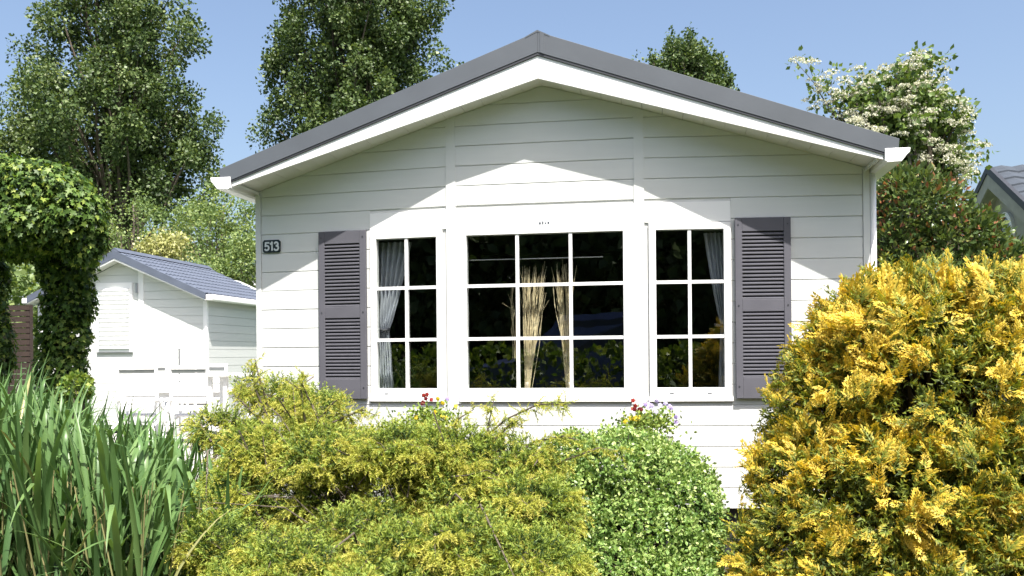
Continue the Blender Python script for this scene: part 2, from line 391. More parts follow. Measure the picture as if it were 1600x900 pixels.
# boards
def board(x0, x1, z0, z1):
    """one siding board with a rounded lower edge; top clipped by the soffit line"""
    g = .0038; z1 -= g
    xs = [x0, x1] if x0*x1 >= 0 else [x0, 0, x1]
    tops = [min(z1, soff(x)-.002) for x in xs]
    if max(tops) < z0+.02: return
    if tops[0] < z0 or tops[-1] < z0:   # trim the ends where the gable slope crosses
        lim = (ZA+.02-z0)/((ZA-ZE)/XE)-.005
        x0 = max(x0, -lim); x1 = min(x1, lim); xs = [x0, x1] if x0*x1 >= 0 else [x0, 0, x1]
    # points where the slope starts to cut
    cut = (ZA+.02-z1)/((ZA-ZE)/XE)
    for c in (-cut, cut):
        if x0+.01 < c < x1-.01: xs.append(c)
    xs = sorted(set(xs)); n = len(xs)
    jit = random.uniform(-.0012, .0012)
    pts = []; fs = []
    for x in xs:
        zt = max(min(z1, soff(x)-.002), z0+.004); c = min(.007, (zt-z0)*.3)
        pts += [(x, .016, z0), (x, .002+jit, z0), (x, jit, z0+c*.4), (x, jit, zt-c*.6), (x, .005+jit, zt), (x, .016, zt)]
    for i in range(n-1):
        for k in range(5): fs.append((i*6+k, i*6+k+1, i*6+7+k, i*6+6+k))
    fs += [tuple(range(6)), tuple(range((n-1)*6+5, (n-1)*6-1, -1))]
    MB().poly(pts, fs).map(bow).build('siding_board', MT['siding'], house)
TR0, TR1 = .687, .763
k = 0; z = P0
while z < 3.6:
    z1 = z+PITCH
    if z1 < WB-.03: board(-TR0, TR0, z, z1)
    elif z > 2.68: board(-TR0, TR0, z, z1)
    for s in (-1, 1):
        inner = TR1 if (z1 < WB-.03 or z > 2.68) else 1.402
        a, b_ = sorted((s*inner, s*(HW-.045))); board(a, b_, z, z1)
    z = z1; k += 1
# flat casings round the windows, vertical trims, corner posts
for s in (-1, 1):
    a, b_ = sorted((s*TR0, s*TR1))
    MB().prism([(a, P0), (b_, P0), (b_, soff(b_)-.003), (a, soff(a)-.003)], -.007, .016).map(bow).build('vertical_trim', MT['siding'], house)
    a, b_ = sorted((s*(HW-.043), s*(HW+.004)))
    MB().prism([(a, P0), (b_, P0), (b_, soff(b_)-.003), (a, soff(a)-.003)], -.008, .06).map(bow).build('corner_post', MT['siding'], house)
    a, b_ = sorted((s*(TR1+.002), s*1.40)); bowbox('window_casing', MT['upvc'], a, b_, -.004, .016, 2.535, 2.684)
bowbox('window_casing', MT['upvc'], -TR0+.002, TR0-.002, -.004, .016, 2.535, 2.684)
for s in (-1, 1):
    a, b_ = sorted((s*.654, s*(TR0-.002))); bowbox('window_casing', MT['upvc'], a, b_, -.003, .016, 1.17, 2.533)

# windows: frame, sill, panes, glazing bars
def window(x0, x1, cols, rows, fw, slots):
    """x0..x1, WB..WT is the visible glass; fw the visible frame width"""
    wn = empty('window', (0, 0, 0)); wn.parent = house
    fo, fi = .052, 0
    for a in ((x0-fo, x1+fo, WT, WT+fo), (x0-fo, x1+fo, WB-fo-.012, WB), (x0-fo, x0, WB, WT), (x1, x1+fo, WB, WT)):
        bowbox('frame', MT['upvc'], a[0], a[1], -.013, .06, a[2], a[3], wn, .002)
    bowbox('sill', MT['upvc'], x0-fo-.012, x1+fo+.01, -.020, .0, WB-fo-.052, WB-fo-.016, wn, .003)
    cx = [x0]+cols+[x1]; rz = [WB]+rows+[WT]; bw = .0125
    for c in cols: bowbox('glazing_bar', MT['upvc'], c-bw, c+bw, -.006, .03, WB, WT, wn)
    for i in range(len(cx)-1):
        for r_ in rows:
            a = cx[i]+(bw if i else 0); b_ = cx[i+1]-(bw if i < len(cx)-2 else 0)
            bowbox('glazing_bar', MT['upvc'], a, b_, -.004, .028, r_-bw, r_+bw, wn)
    for i in range(len(cx)-1):
        for j in range(len(rz)-1):
            MB().poly([(cx[i]-0, .012, rz[j]), (cx[i+1], .012, rz[j]), (cx[i+1], .012, rz[j+1]), (cx[i], .012, rz[j+1])], [(0, 1, 2, 3)]).map(bow).build('pane', MT['glass'], wn)
    for c in slots: bowbox('drain_slot', MT['badge'], c-.016, c+.016, -.0145, -.012, WB-.045, WB-.039, wn)
    return wn
ZR = [1.6751, 2.0844]
wl = window(-1.3474, -.8464, [-1.0953], ZR, .05, [-1.27]); wc = window(-.6028, .6028, [-.2053, .2053], ZR, .05, [])
wr = window(.8464, 1.3474, [1.0953], ZR, .05, [.955, 1.235])
# small dark marks above the middle window
bd = empty('badge', (0, 0, 0)); bd.parent = house
for i, (x, wd_, h) in enumerate([(-.035, .016, .016), (-.01, .011, .022), (.013, .009, .014), (.032, .014, .018)]):
    box('mark', MT['badge'], bd, x, x+wd_, -.0065, -.0038, 2.546, 2.546+h)

# shutters
def shutter(x0, x1):
    z0, z1 = 1.2099, 2.55; sw = .052; sh = empty('shutter', (0, 0, 0)); sh.parent = house
    Y0, Y1 = -.045, -.008
    mid = 1.90
    m = MT['shutter']
    bowbox('stile', m, x0, x0+sw, Y0, Y1, z0, z1, sh, .003); bowbox('stile', m, x1-sw, x1, Y0, Y1, z0, z1, sh, .003)
    for a, b_ in ((z0, z0+.155), (mid-.045, mid+.045), (z1-.10, z1)): bowbox('rail', m, x0+sw, x1-sw, Y0+.003, Y1, a, b_, sh, .002)
    bowbox('back_panel', m, x0+sw, x1-sw, Y1-.006, Y1-.001, z0+.15, z1-.09, sh)
    for a, b_ in ((z0+.155, mid-.045), (mid+.045, z1-.10)):
        n = int(round((b_-a)/.0275)); st = (b_-a)/n
        for i in range(n):
            zc = a+(i+.5)*st
            q = MB().prismx([(Y0+.005, zc-.0125), (Y0+.005, zc-.003), (Y1-.008, zc+.012), (Y1-.008, zc+.004)], x0+sw, x1-sw)
            q.map(bow).build('louvre_slat', m, sh)
    for x in (x0+.024, x1-.024):
        for zz in (z1-.05, mid+.0, z0+.09):
            q = MB().tube([(x, Y0-.003, zz), (x, Y0+.004, zz)], .006, 8); q.map(bow).build('screw_cap', MT['roofdark'], sh)
    return sh
shutter(-1.8326, -1.4269); shutter(1.4269, 1.8326)

# number plate 513
pl = empty('number_plate', (0, 0, 0)); pl.parent = house
px0, px1, pz0, pz1 = -2.342, -2.185, 2.405, 2.509
q = MB(); c = .014; cz = [(px0+c, pz0), (px1-c, pz0), (px1, pz0+c), (px1, pz1-c), (px1-c, pz1), (px0+c, pz1), (px0, pz1-c), (px0, pz0+c)]
q.prism(cz, -.014, -.001).map(bow).build('plate', MT['plate'], pl)
def digit(strokes, ox):
    q = MB(); hgt = .066; zb = pz0+.019
    for s in strokes:
        for (x0, z0), (x1, z1) in zip(s[:-1], s[1:]):
            d = Vector((x1-x0, z1-z0)); L = d.length; d /= L; nx, nz = -d.y*.1, d.x*.1; ex, ez = d.x*.08, d.y*.08
            pts = [(x0-ex+nx, z0-ez+nz), (x0-ex-nx, z0-ez-nz), (x1+ex-nx, z1+ez-nz), (x1+ex+nx, z1+ez+nz)]
            pts = [(ox+a*.066, zb+b_*.066) for a, b_ in pts]
            k = random.uniform(0, .0006)
            q.prism(pts, -.0165-k, -.013)
    q.map(bow).build('digit', MT['digit'], pl)
arc = lambda cx, cz, r, a0, a1, n=9: [(cx+r*math.cos(math.radians(a0+(a1-a0)*i/n)), cz+r*math.sin(math.radians(a0+(a1-a0)*i/n))) for i in range(n+1)]
digit([[(.50, .94), (.08, .94), (.04, .52)]+arc(.22, .30, .28, 120, -140)], px0+.022)
digit([[(.02, .78), (.22, .98), (.22, .02)]], px0+.070)
digit([arc(.24, .73, .24, 150, -80, 8), arc(.24, .28, .29, 85, -150, 9)], px0+.106)

# roof: verge trim, barge boards, soffit, slopes, gutters, downpipe
YF = -D
def zcap(x): return CA-(CA-CE)/CX*abs(x)
for s in (-1, 1):
    # grey verge trim
    e = CX; xs = [(0, CA), (s*e, CE), (s*(e-.008), CE-.085), (s*(XE+.04), zcap(XE+.04)-.125), (0, CA-.152)]
    MB().prism(xs, YF-.014, YF+.03).build('verge_trim', MT['roofmetal'], house, .002)
    MB().prism([(0, CA-.154), (s*(XE+.045), zcap(XE+.045)-.127), (s*(XE+.045), zcap(XE+.045)-.139), (0, CA-.172)], YF-.010, YF+.03).build('verge_shadow_strip', MT['roofdark'], house)  # dark strip, the shadow line below the verge trim put into colour
    zt = zcap(XE)-.14
    MB().prism([(0, CA-.174), (s*XE, zcap(XE)-.14), (s*XE, ZE), (0, ZA)], YF, YF+.024).build('barge_board', MT['upvc'], house)
    # soffit boards, running front to back under the overhang
    nb = 16
    for i in range(nb):
        a = i*XE/nb; b_ = (i+1)*XE/nb-.003
        za, zb = soff(a), soff(b_)
        MB().prism([(s*a, za), (s*b_, zb), (s*b_, zb+.012), (s*a, za+.012)], YF+.024, .30).build('soffit_board', MT['soffit'], house)
    # roof slope
    MB().prism([(0, CA-.02), (s*(CX-.01), CE-.02), (s*(CX-.03), CE-.07), (0, CA-.09)], YF+.03, 9.0).build('roof_slope', MT['tiles'], house)
    # gutter: half-round box profile with an end cap
    g0, g1 = XE+.006, XE+.170; gz = 2.955
    prof = [(g0, gz), (g0, gz-.085), (g0+.02, gz-.098), (g0+.11, gz-.094), (g1-.02, gz-.05), (g1, gz-.03), (g1+.004, gz)]
    MB().prism([(s*x, z) for x, z in prof], YF-.02, YF+.0).build('gutter_end_cap', MT['upvc'], house, .003)
    inner = [(x+(.006 if x < g0+.05 else -.008), z+.008) for x, z in prof[1:-1]]
    ring = prof+[(g1-.006, gz)]+inner[::-1]+[(g0+.006, gz)]
    MB().prism([(s*x, z) for x, z in ring], YF, 9.0).build('gutter', MT['upvc'], house)
    # boxed eave between barge board end and side wall
    MB().prism([(s*(HW-.03), ZE-.004+.0), (s*(XE+.004), ZE+.02), (s*(XE+.004), zcap(XE)-.15), (s*(HW-.03), zcap(XE)-.15)], YF+.025, 9.0).build('eave_box', MT['soffit'], house)
    # side wall with boards joined (seen edge on)
    m2 = MB(); z = P0
    a, b_ = sorted((s*(HW-.01), s*(HW-.09))); 
    m2.box(a, b_, .28, 9.0, P0, ZE-.02)
    while z < ZE-.03:
        a, b_ = sorted((s*(HW-.01), s*(HW+.004))); m2.box(a, b_, .22, 9.0, z, min(z+PITCH-.006, ZE-.02)); z += PITCH
    m2.build('side_wall', MT['siding'], house)
MB().prism([(.018, CA-.006), (.05, zcap(.05)+.003), (.05, zcap(.05)-.150), (.018, CA-.155)], YF-.018, YF-.012).build('ridge_joint', MT['roofmetal'], house)
MB().prism([(-.09, zcap(.09)+.0), (0, CA+.012), (.09, zcap(.09)+.0), (.09, zcap(.09)-.01), (0, CA-.002), (-.09, zcap(.09)-.01)], YF-.016, 9.0).build('ridge_cap', MT['roofmetal'], house)
q = MB().tube([(HW+.028, .16, 2.86), (HW+.028, .16, .5), (HW+.05, .10, .36)], .024, 12)
q.build('downpipe', MT['upvc'], house, smooth=True)
# rear wall, ceiling, floor, skirting
box('rear_wall', MT['siding'], house, -HW, HW, 8.9, 9.0, P0, 3.0)
MB().prism([(-HW, 3.0), (HW, 3.0), (0, ZA+.05)], 8.9, 8.99).build('rear_gable', MT['siding'], house)
box('floor', MT['floorwood'], house, -HW+.1, HW-.1, .25, 8.9, .38, .42)
box('ceiling', MT['room'], house, -HW+.1, HW-.1, .25, 8.9, 2.80, 2.83)
box('partition', MT['room'], house, -HW+.1, HW-.1, 4.2, 4.25, .42, 2.8)
for s in (-1, 1):
    a, b_ = sorted((s*(HW-.092), s*(HW-.12))); box('room_lining', MT['room'], house, a, b_, .3, 4.2, .42, 2.8)
box('skirting', MT['roofdark'], house, -HW+.05, HW-.05, .12, 8.8, .0, .384)
# raised sleeper plinth under the boards
# furniture inside, seen dimly through the panes
tb = empty('dining_table', (-.2, 1.6, .42), 'dark table inside the chalet behind the middle window', 'table')
box('tabletop', MT['floorwood'], tb, -.9, .5, 1.3, 2.0, 1.12, 1.16)
for x in (-.85, .4):
    for y in (1.35, 1.9): box('leg', MT['floorwood'], tb, x, x+.05, y, y+.05, .42, 1.12)

# curtains (gathered, tied back), rod, twigs
def curtain(side, label):
    e = empty('curtain', (side*1.36, .2, 1.3), label, 'curtain', 'tied curtains in the side windows')
    X0 = side*1.385; n = 40; rows = 26; P = []; F = []
    for j in range(rows+1):
        z = 2.47-(2.47-1.24)*j/rows
        # width: wide at top, pinched at tie, flares below
        tz = 1.77
        wd_ = (1 if side < 0 else .62)*(.085+(.20*((z-tz)/(2.47-tz))**.8 if z > tz else .035*((tz-z)/.5)**.7))
        for i in range(n+1):
            t = i/n; x = X0-side*t*wd_; y = .17+.022*math.sin(t*34+j*.05)*(0.6+.6*wd_/.25)+.006*math.sin(j*1.3+t*9)
            P.append(bow(x, y, z))
    for j in range(rows):
        for i in range(n): F.append((j*(n+1)+i, j*(n+1)+i+1, (j+1)*(n+1)+i+1, (j+1)*(n+1)+i))
    MB().poly(P, F).build('cloth', MT['curtain'], e, smooth=True)
    q = MB().tube([bow(X0+side*.01, .135, 1.775), bow(X0-side*.05, .13, 1.755), bow(X0-side*.10, .15, 1.765)], .011, 8)
    q.build('tieback', MT['shutter'], e, smooth=True)
curtain(-1, 'pale gathered curtain tied to the left inside the left window'); curtain(1, 'pale gathered curtain tied to the right inside the right window')
rp0, rp1 = at(731, 407, .1), at(942, 401.5, .1)
tag(MB().tube([rp0, rp1], .005, 8).build('curtain_rod', MT['steel']), 'thin pale rod across the top of the middle window', 'rod')
def twigs(px, pxt0, pxt1, ytop, base_y, n, label, ybase=607, vase=True, matk='twig', rr=.0027):
    Y = base_y; b0 = at(px, ybase, Y); e = empty('twig_bundle', tuple(b0-np.array([0, 0, .25])), label, 'dried twigs', 'bundles of dried twigs in the middle window')
    q = MB()
    for i in range(n):
        t = random.random(); xt = pxt0+(pxt1-pxt0)*t; yt = ytop+abs(random.gauss(0, 30)); tp = at(xt+random.gauss(0, 3), yt, Y+random.uniform(.0, .05)); xm = px+(t-.5)*16
        m1 = at(px+(xt-px)*.5+random.gauss(0, 2), ybase-(ybase-yt)*.45, Y-.035+random.uniform(-.015, .01)); bb = at(px+random.gauss(0, 2.0), ybase+20, Y)
        m2 = at(px+(xt-px)*.82+random.gauss(0, 1.5), ybase-(ybase-yt)*.75, Y-.02+random.uniform(-.02, .02))
        q.tube([bb, m1, m2, tp], [rr, rr, rr*.8, rr*.3], 4, False)
        if random.random() < .5:
            t2 = tp+np.array([random.gauss(0, .03), 0, random.uniform(-.05, .04)]); q.tube([m2, t2], [rr*.7, rr*.3], 3, False)
    q.build('twig', MT[matk], e)['kind'] = 'stuff'
    if vase:
        f = MB().lathe([(.03, -.42), (.038, -.30), (.034, -.12), (.022, -.02), (.018, .02), (.022, .05)], tuple(b0), 18); f.build('vase', MT['vase'], e, smooth=True)
    return e
twigs(824, 816, 853, 414, .13, 46, 'left straw bundle of dried twigs in the middle window')
twigs(889, 865, 895, 410, .13, 38, 'right straw bundle of dried twigs in the middle window')
twigs(806, 796, 801, 445, .16, 6, 'few thin twigs left of the straw bundles', 540, False, 'twig', .0018)

# ================================================================ NEIGHBOURING CHALET (left)
def neighbour_left():
    FY = 8.0; apex = at(178, 391, FY-.25); er = at(320, 457, FY-.25); w_ = 1.66; cx = apex[0]; slope = (apex[2]-er[2])/(er[0]-apex[0]); hw = er[0]-cx
    W = hw-.10; LEN = 4.6; zt = lambda x: apex[2]-slope*abs(x-cx)
    e = empty('neighbour_chalet', (cx, FY, 0), 'white boarded chalet with blue grey tiled roof behind the garden chairs', 'chalet')
    z = .35
    MB().prism([(cx-W, .35), (cx+W, .35), (cx+W, zt(cx+W)-.16), (cx, zt(cx)-.16), (cx-W, zt(cx-W)-.16)], FY+.012, FY+LEN).build('wall', MT['siding'], e)
    sx0, sx1, sz0, sz1 = at(152, 500, FY)[0], at(208, 500, FY)[0], at(180, 550, FY)[2], at(180, 442, FY)[2]
    while z < zt(cx)-.2:
        z1 = z+.15
        def cl(xx): return max(min(z1-.006, zt(xx)-.17), z+.002)
        segs = [(cx-W, cx), (cx, cx+W)]
        for a, b_ in segs:
            lim = (apex[2]-.17-z)/slope
            a, b_ = max(a, cx-lim), min(b_, cx+lim)
            xs = sorted({a, b_, min(max(cx-(apex[2]-.17-z1)/slope, a), b_), min(max(cx+(apex[2]-.17-z1)/slope, a), b_)})
            MB().prism([(xs[0], z), (xs[-1], z)]+[(x, cl(x)) for x in xs[::-1]], FY-.002, FY+.012).build('siding_board', MT['siding'], e)
        if z < zt(cx+W)-.3:
            box('siding_board', MT['siding'], e, cx+W, cx+W+.014, FY+.03, FY+LEN, z, z1-.006)
        z = z1
    for x in (cx-W, cx+W): box('corner_post', MT['upvc'], e, x-.06, x+.02, FY-.018, FY+.03, .35, zt(cx+W)-.18)
    # closed louvred shutter and trims
    sh = empty('shutter', (0, 0, 0)); sh.parent = e
    sh.location = (-cx, -FY, 0)
    box('frame', MT['upvc'], sh, sx0, sx1, FY-.03, FY-.004, sz0, sz1)
    for i in range(14):
        zz = sz0+.06+i*(sz1-sz0-.12)/14; box('slat', MT['upvc'], sh, sx0+.05, sx1-.05, FY-.06, FY-.03, zz, zz+(sz1-sz0-.12)/14*.45)
    box('painted_shadow', MT['badge'], sh, sx0-.015, sx0-.002, FY-.006, FY-.003, sz0-.01, sz1)  # dark strip laid on the boards as painted shade beside the shutter
    box('sill', MT['steel'], sh, sx0, sx1, FY-.035, FY-.004, sz0-.022, sz0-.004)
    xt = at(221, 450, FY)[0]; box('vertical_trim', MT['upvc'], e, xt-.05, xt+.05, FY-.02, FY-.003, .35, zt(xt)-.18)
    box('wall_hook', MT['steel'], e, at(214, 450, FY)[0], at(217, 450, FY)[0], FY-.05, FY-.004, at(215, 458, FY)[2], at(215, 443, FY)[2])
    for s in (-1, 1):
        x1 = cx+s*hw
        MB().prism([(cx, zt(cx)), (x1, zt(x1)), (x1, zt(x1)-.115), (cx, zt(cx)-.145)], FY-.26, FY-.22).build('verge_trim', MT['tiles'], e)
        MB().prism([(cx, zt(cx)-.10), (x1, zt(x1)-.09), (x1, zt(x1)-.135), (cx, zt(cx)-.175)], FY-.25, FY-.21).build('barge_board', MT['upvc'], e)
        MB().prism([(cx, zt(cx)-.15), (x1, zt(x1)-.11), (x1, zt(x1)-.125), (cx, zt(cx)-.165)], FY-.21, FY+.0).build('soffit', MT['soffit'], e)
        # tile sheets: rows of curved pressed tiles stepping down the slope
        q = MB(); nrow = 9; ncol = 26; y0, y1 = FY-.23, FY+LEN-1.45
        for r_ in range(nrow):
            for c_ in range(ncol):
                a0, a1 = r_/nrow*hw, (r_+1)/nrow*hw
                ya = y0+(y1-y0)*c_/ncol; yb = y0+(y1-y0)*(c_+1)/ncol; ym = (ya+yb)/2
                def P(a, y, h): return (cx+s*a, y, apex[2]-slope*a+h-.02)
                pts = [P(a0, ya, .0), P(a0, ym, .018), P(a0, yb, 0), P(a1, ya, .018), P(a1, ym, .036), P(a1, yb, .018), P(a1, ya, 0), P(a1, ym, .018), P(a1, yb, 0)]
                q.poly(pts, [(0, 1, 4, 3), (1, 2, 5, 4), (3, 4, 7, 6), (4, 5, 8, 7)])
        q.build('roof_tile', MT['tiles'], e)['kind'] = 'stuff'
        MB().prism([(cx, zt(cx)-.03), (x1, zt(x1)-.03), (x1, zt(x1)-.09), (cx, zt(cx)-.10)], FY-.22, FY+LEN-1.5).build('roof_deck', MT['tiles'], e)
        a, b_ = sorted((x1-s*.0, x1+s*.13)); box('gutter', MT['upvc'], e, a, b_, FY-.24, FY+LEN, zt(x1)-.14, zt(x1)-.03, bevel=.02)
    MB().prism([(cx-.1, zt(cx+.1)+.02), (cx, apex[2]+.05), (cx+.1, zt(cx+.1)+.02)], FY-.24, FY+LEN-1.45).build('ridge_cap', MT['tiles'], e)
neighbour_left()

# right-hand neighbour: gable faces left, ridge runs to the right
def neighbour_right():
    YC = 9.5; ap = at(1543, 259, YC); X0 = ap[0]; H = ap[2]; hwY = 2.3; sl_ = .56
    # near verge falls to (1600, 303)
    e = empty('right_neighbour_house', (X0, YC, 0), 'dark roofed house with shaded white gable at the right edge', 'house')
    zt = lambda y: H-sl_*abs(y-YC)
    L = 8
    MB().prismx([(YC-hwY+.2, 0), (YC+hwY-.2, 0), (YC+hwY-.2, zt(YC+hwY)-.1), (YC, H-.12), (YC-hwY+.2, zt(YC+hwY)-.1)], X0+.27, X0+L).build('wall', MT['cream'], e)
    for s in (-1, 1):
        y1 = YC+s*hwY
        MB().prismx([(YC, H), (y1, zt(y1)), (y1, zt(y1)-.13), (YC, H-.13)], X0-.02, X0+.05).build('verge_trim', MT['roofdark'], e)
        MB().prismx([(YC, H-.13), (y1, zt(y1)-.13), (y1, zt(y1)-.33), (YC, H-.38)], X0, X0+.04).build('barge_board', MT['cream'], e)
        MB().prismx([(YC, H-.3), (y1, zt(y1)-.28), (y1, zt(y1)-.3), (YC, H-.32)], X0+.04, X0+.27).build('soffit', MT['cream'], e)
        q = MB()
        for i in range(8):
            a0, a1 = i/8*hwY, (i+1)/8*hwY
            for j in range(24):
                xa = X0+.05+j*L/24; xb = xa+L/24; xm = (xa+xb)/2
                def P(a, x, h): return (x, YC+s*a, H-sl_*a+h-.03)
                q.poly([P(a0, xa, 0), P(a0, xm, .03), P(a0, xb, 0), P(a1, xa, .03), P(a1, xm, .06), P(a1, xb, .03), P(a1, xa, 0), P(a1, xm, .03), P(a1, xb, 0)], [(0, 1, 4, 3), (1, 2, 5, 4), (3, 4, 7, 6), (4, 5, 8, 7)])
        q.build('roof_tile', MT['darktile'], e)['kind'] = 'stuff'
        MB().prismx([(YC, H-.05), (y1, zt(y1)-.04), (y1, zt(y1)-.12), (YC, H-.12)], X0+.05, X0+L).build('roof_deck', MT['darktile'], e)
    # arched window: ring frame and pane
    cy, cz_, rw = YC-.08, H-1.15, .34; wn = empty('window', (0, 0, 0)); wn.parent = e; wn.location = (-X0, -YC, 0)
    pts = [(cy+rw*math.cos(math.pi*i/14), cz_+rw*math.sin(math.pi*i/14)) for i in range(15)]; inn = [(cy+(rw-.08)*math.cos(math.pi*i/14), cz_+(rw-.08)*math.sin(math.pi*i/14)) for i in range(15)]
    MB().prismx([(cy+rw, cz_-.9)]+pts+[(cy-rw, cz_-.9), (cy-rw+.08, cz_-.9)]+inn[::-1]+[(cy+rw-.08, cz_-.9)], X0+.22, X0+.269).build('frame', MT['upvc'], wn)
    MB().prismx([(cy+rw-.08, cz_-.9)]+inn+[(cy-rw+.08, cz_-.9)], X0+.25, X0+.267).build('pane', MT['carglass'], wn)
neighbour_right()

# ================================================================ TERRACE AND GARDEN FURNITURE
tz = .36
t_ = MB()
sheetbox = box('terrace', MT['soil'], None, -7.6, -2.62, 1.2, 7.6, .0, tz-.02); sheetbox['kind'] = 'structure'
slabs = []
me0 = None
for i in range(9):
    for j in range(11):
        x = -7.55+i*.55; y = 1.25+j*.57
        if me0 is None:
            o = MB().box(0, .535, 0, .555, 0, .03).build('paving_slab', MT['paving'], sheetbox, .004); me0 = o.data
        else:
            o = bpy.data.objects.new('paving_slab', me0); C.objects.link(o); o.parent = sheetbox
        o.location = (x, y, tz-.02+random.uniform(0, .003))
def chair(loc, rz, label, first=[None]):
    g = 'white garden chairs on the terrace'
    if first[0] is None:
        e = empty('garden_chair', (0, 0, 0), label, 'chair', g); m = MT['chairwhite']
        # back to -Y ; seat z .44
        for s in (-.26, .26):
            MB().tube([(s, .20, 0), (s, .03, .44), (s, .0, 1.08)], .02, 8).build('back_post', m, e, smooth=True)
            MB().tube([(s, -.30, 0), (s, -.12, .30), (s, .22, .44), (s, .28, .64)], .018, 8).build('leg', m, e, smooth=True)
            MB().box(s-.025, s+.025, -.12, .30, .63, .655).build('armrest', m, e, .006)
        MB().box(-.27, .27, -.018, .012, 1.03, 1.08).build('top_rail', m, e, .008)
        for q_ in range(5): MB().box(-.24, .24, -.006+.006*(4-q_), .012+.006*(4-q_), .50+q_*.097, .578+q_*.097).build('back_slat', m, e, .004)
        MB().box(-.24, .24, -.004, .010, .985, 1.028).build('rail_shade_band', MT['steel'], e)  # grey band stands in for the shade on the top rail
        MB().box(-.25, .25, -.14+.2, .30, .43, .455).build('seat', MT['mesh'], e, .006)
        MB().tube([(-.26, -.2, .18), (.26, -.2, .18)], .012, 6).build('stretcher', m, e, smooth=True)
        first[0] = e
    else:
        src = first[0]; e = src.copy(); C.objects.link(e)
        for ch in src.children:
            c_ = ch.copy(); C.objects.link(c_); c_.parent = e
        e['label'] = label
    e.location = loc; e.rotation_euler = (0, 0, rz); return e
cz1 = at(203, 578, 3.6); cz2 = at(285, 578, 3.6)
chair((cz1[0], 3.75, tz+.01), .05, 'left white garden chair with its back to the reeds')
chair((cz2[0], 3.75, tz+.01), -.04, 'white garden chair with its back turned, right beside another')
cz3 = at(372, 600, 5.6)
chair((at(235, 600, 5.9)[0], 5.9, tz+.01), math.pi+.1, 'white garden chair on the far side of the table, left one')
chair((at(330, 600, 5.9)[0], 5.9, tz+.01), math.pi-.1, 'white garden chair on the far side of the table, right one')
tx0, tx1 = at(215, 590, 4.8)[0], at(392, 590, 4.6)[0]
h0, h1 = at(318, 586, 3.3)[0], at(396, 586, 3.3)[0]
t = empty('side_table', ((h0+h1)/2, 3.5, tz+.01), 'high white side table right of the two garden chairs', 'table')
hz = at(355, 584, 3.3)[2]
box('tabletop', MT['chairwhite'], t, h0, h1, 3.3, 3.75, hz-.035, hz, bevel=.006)
for x in (h0+.22, h1-.12, h0+.02):
    for y in (3.36, 3.66): box('leg', MT['chairwhite'], t, x, x+.05, y, y+.04, tz+.01, hz-.035)
t = empty('garden_table', ((tx0+tx1)/2, 4.8, tz+.01), 'white garden table between the white garden chairs', 'table')
box('tabletop', MT['chairwhite'], t, tx0, tx1, 4.35, 5.25, tz+.72, tz+.75, bevel=.006)
box('apron', MT['chairwhite'], t, tx0+.06, tx1-.06, 4.42, 5.18, tz+.65, tz+.718)
for x in (tx0+.08, tx1-.13):
    for y in (4.44, 5.1): box('leg', MT['chairwhite'], t, x, x+.05, y, y+.05, tz+.01, tz+.65)
gx = at(290, 665, 6.3)
g_ = empty('kettle_grill', (gx[0], 6.6, tz), 'black round kettle grill under the far side of the garden table', 'grill')
MB().lathe([(.02, .0), (.16, .03), (.26, .14), (.285, .27), (.28, .28), (.24, .38), (.12, .45), (.02, .47)], (gx[0], 6.6, tz+.32), 22).build('bowl', MT['grill'], g_, smooth=True)
for k in range(3):
    a = k*2.09+.5; MB().tube([(gx[0]+.1*math.cos(a), 6.6+.1*math.sin(a), tz+.4), (gx[0]+.28*math.cos(a), 6.6+.28*math.sin(a), tz+.01)], .011, 6).build('leg', MT['steel'], g_)
pp = at(280, 545, 6.9); tag(MB().tube([(pp[0], 6.9, tz), (pp[0], 6.9, pp[2])], .012, 8).build('thin_pole', MT['steel']), 'thin grey pole standing before the neighbouring white wall', 'pole')
# brown slatted fence behind the ivy
fx0, fx1 = at(4, 500, 7.2)[0]-2.5, at(46, 500, 7.2)[0]
fe = empty('slat_fence', (fx1, 7.2, 0), 'reddish brown slatted fence seen left of the ivy column', 'fence')
z = .1
while z < at(30, 484, 7.2)[2]:
    box('slat', MT['wood'], fe, fx0, fx1, 7.19, 7.21, z, z+.085); z += .1
for x in (fx0, fx1-.08): box('post', MT['wood'], fe, x, x+.08, 7.215, 7.29, 0, z)

# ================================================================ PLANTS
print('foliage')
# --- poplars
lobesA = lob([(180, -60, 105, 130, 22, .9), (190, 80, 125, 120, 22, .9), (180, 200, 160, 100, 22, .9), (90, 150, 62, 80, 21.5, 1), (50, 170, 45, 110, 22, 1), (75, 260, 90, 70, 22, 1), (270, 230, 75, 90, 22, 1), (285, 300, 70, 55, 22, 1), (200, 290, 90, 60, 22, 1), (320, 180, 28, 50, 22, 1), (240, 30, 55, 90, 21.5, 1)])
rA = at(180, 560, 22); rA[2] = 0; tA = at(185, -100, 22)
tree('poplar_tree', 'tall dark poplar at the far left rising above the ivy', 'tree', lobesA, L_POPLAR, 470, 190, .125, .46, rA, tA, .26, stretch=(.95, .95, 1.15))
lobesB = lob([(555, -90, 100, 110, 27, .9), (560, 20, 125, 110, 27, .9), (540, 120, 125, 90, 27, .9), (470, 190, 65, 60, 27, 1), (440, 120, 32, 70, 27, 1), (635, 50, 55, 95, 27, 1), (655, 10, 40, 60, 27, 1), (692, 98, 24, 30, 27, 1), (680, 120, 30, 25, 27, 1), (425, 190, 26, 35, 27, 1), (560, 210, 120, 60, 27, 1), (450, 60, 35, 50, 27, 1)])
rB = at(555, 540, 27); rB[2] = 0; tB = at(560, -120, 27)
tree('poplar_tree', 'tall dark poplar rising behind the left roof slope', 'tree', lobesB, L_POPLAR, 500, 190, .135, .48, rB, tB, .28, stretch=(.95, .95, 1.15))
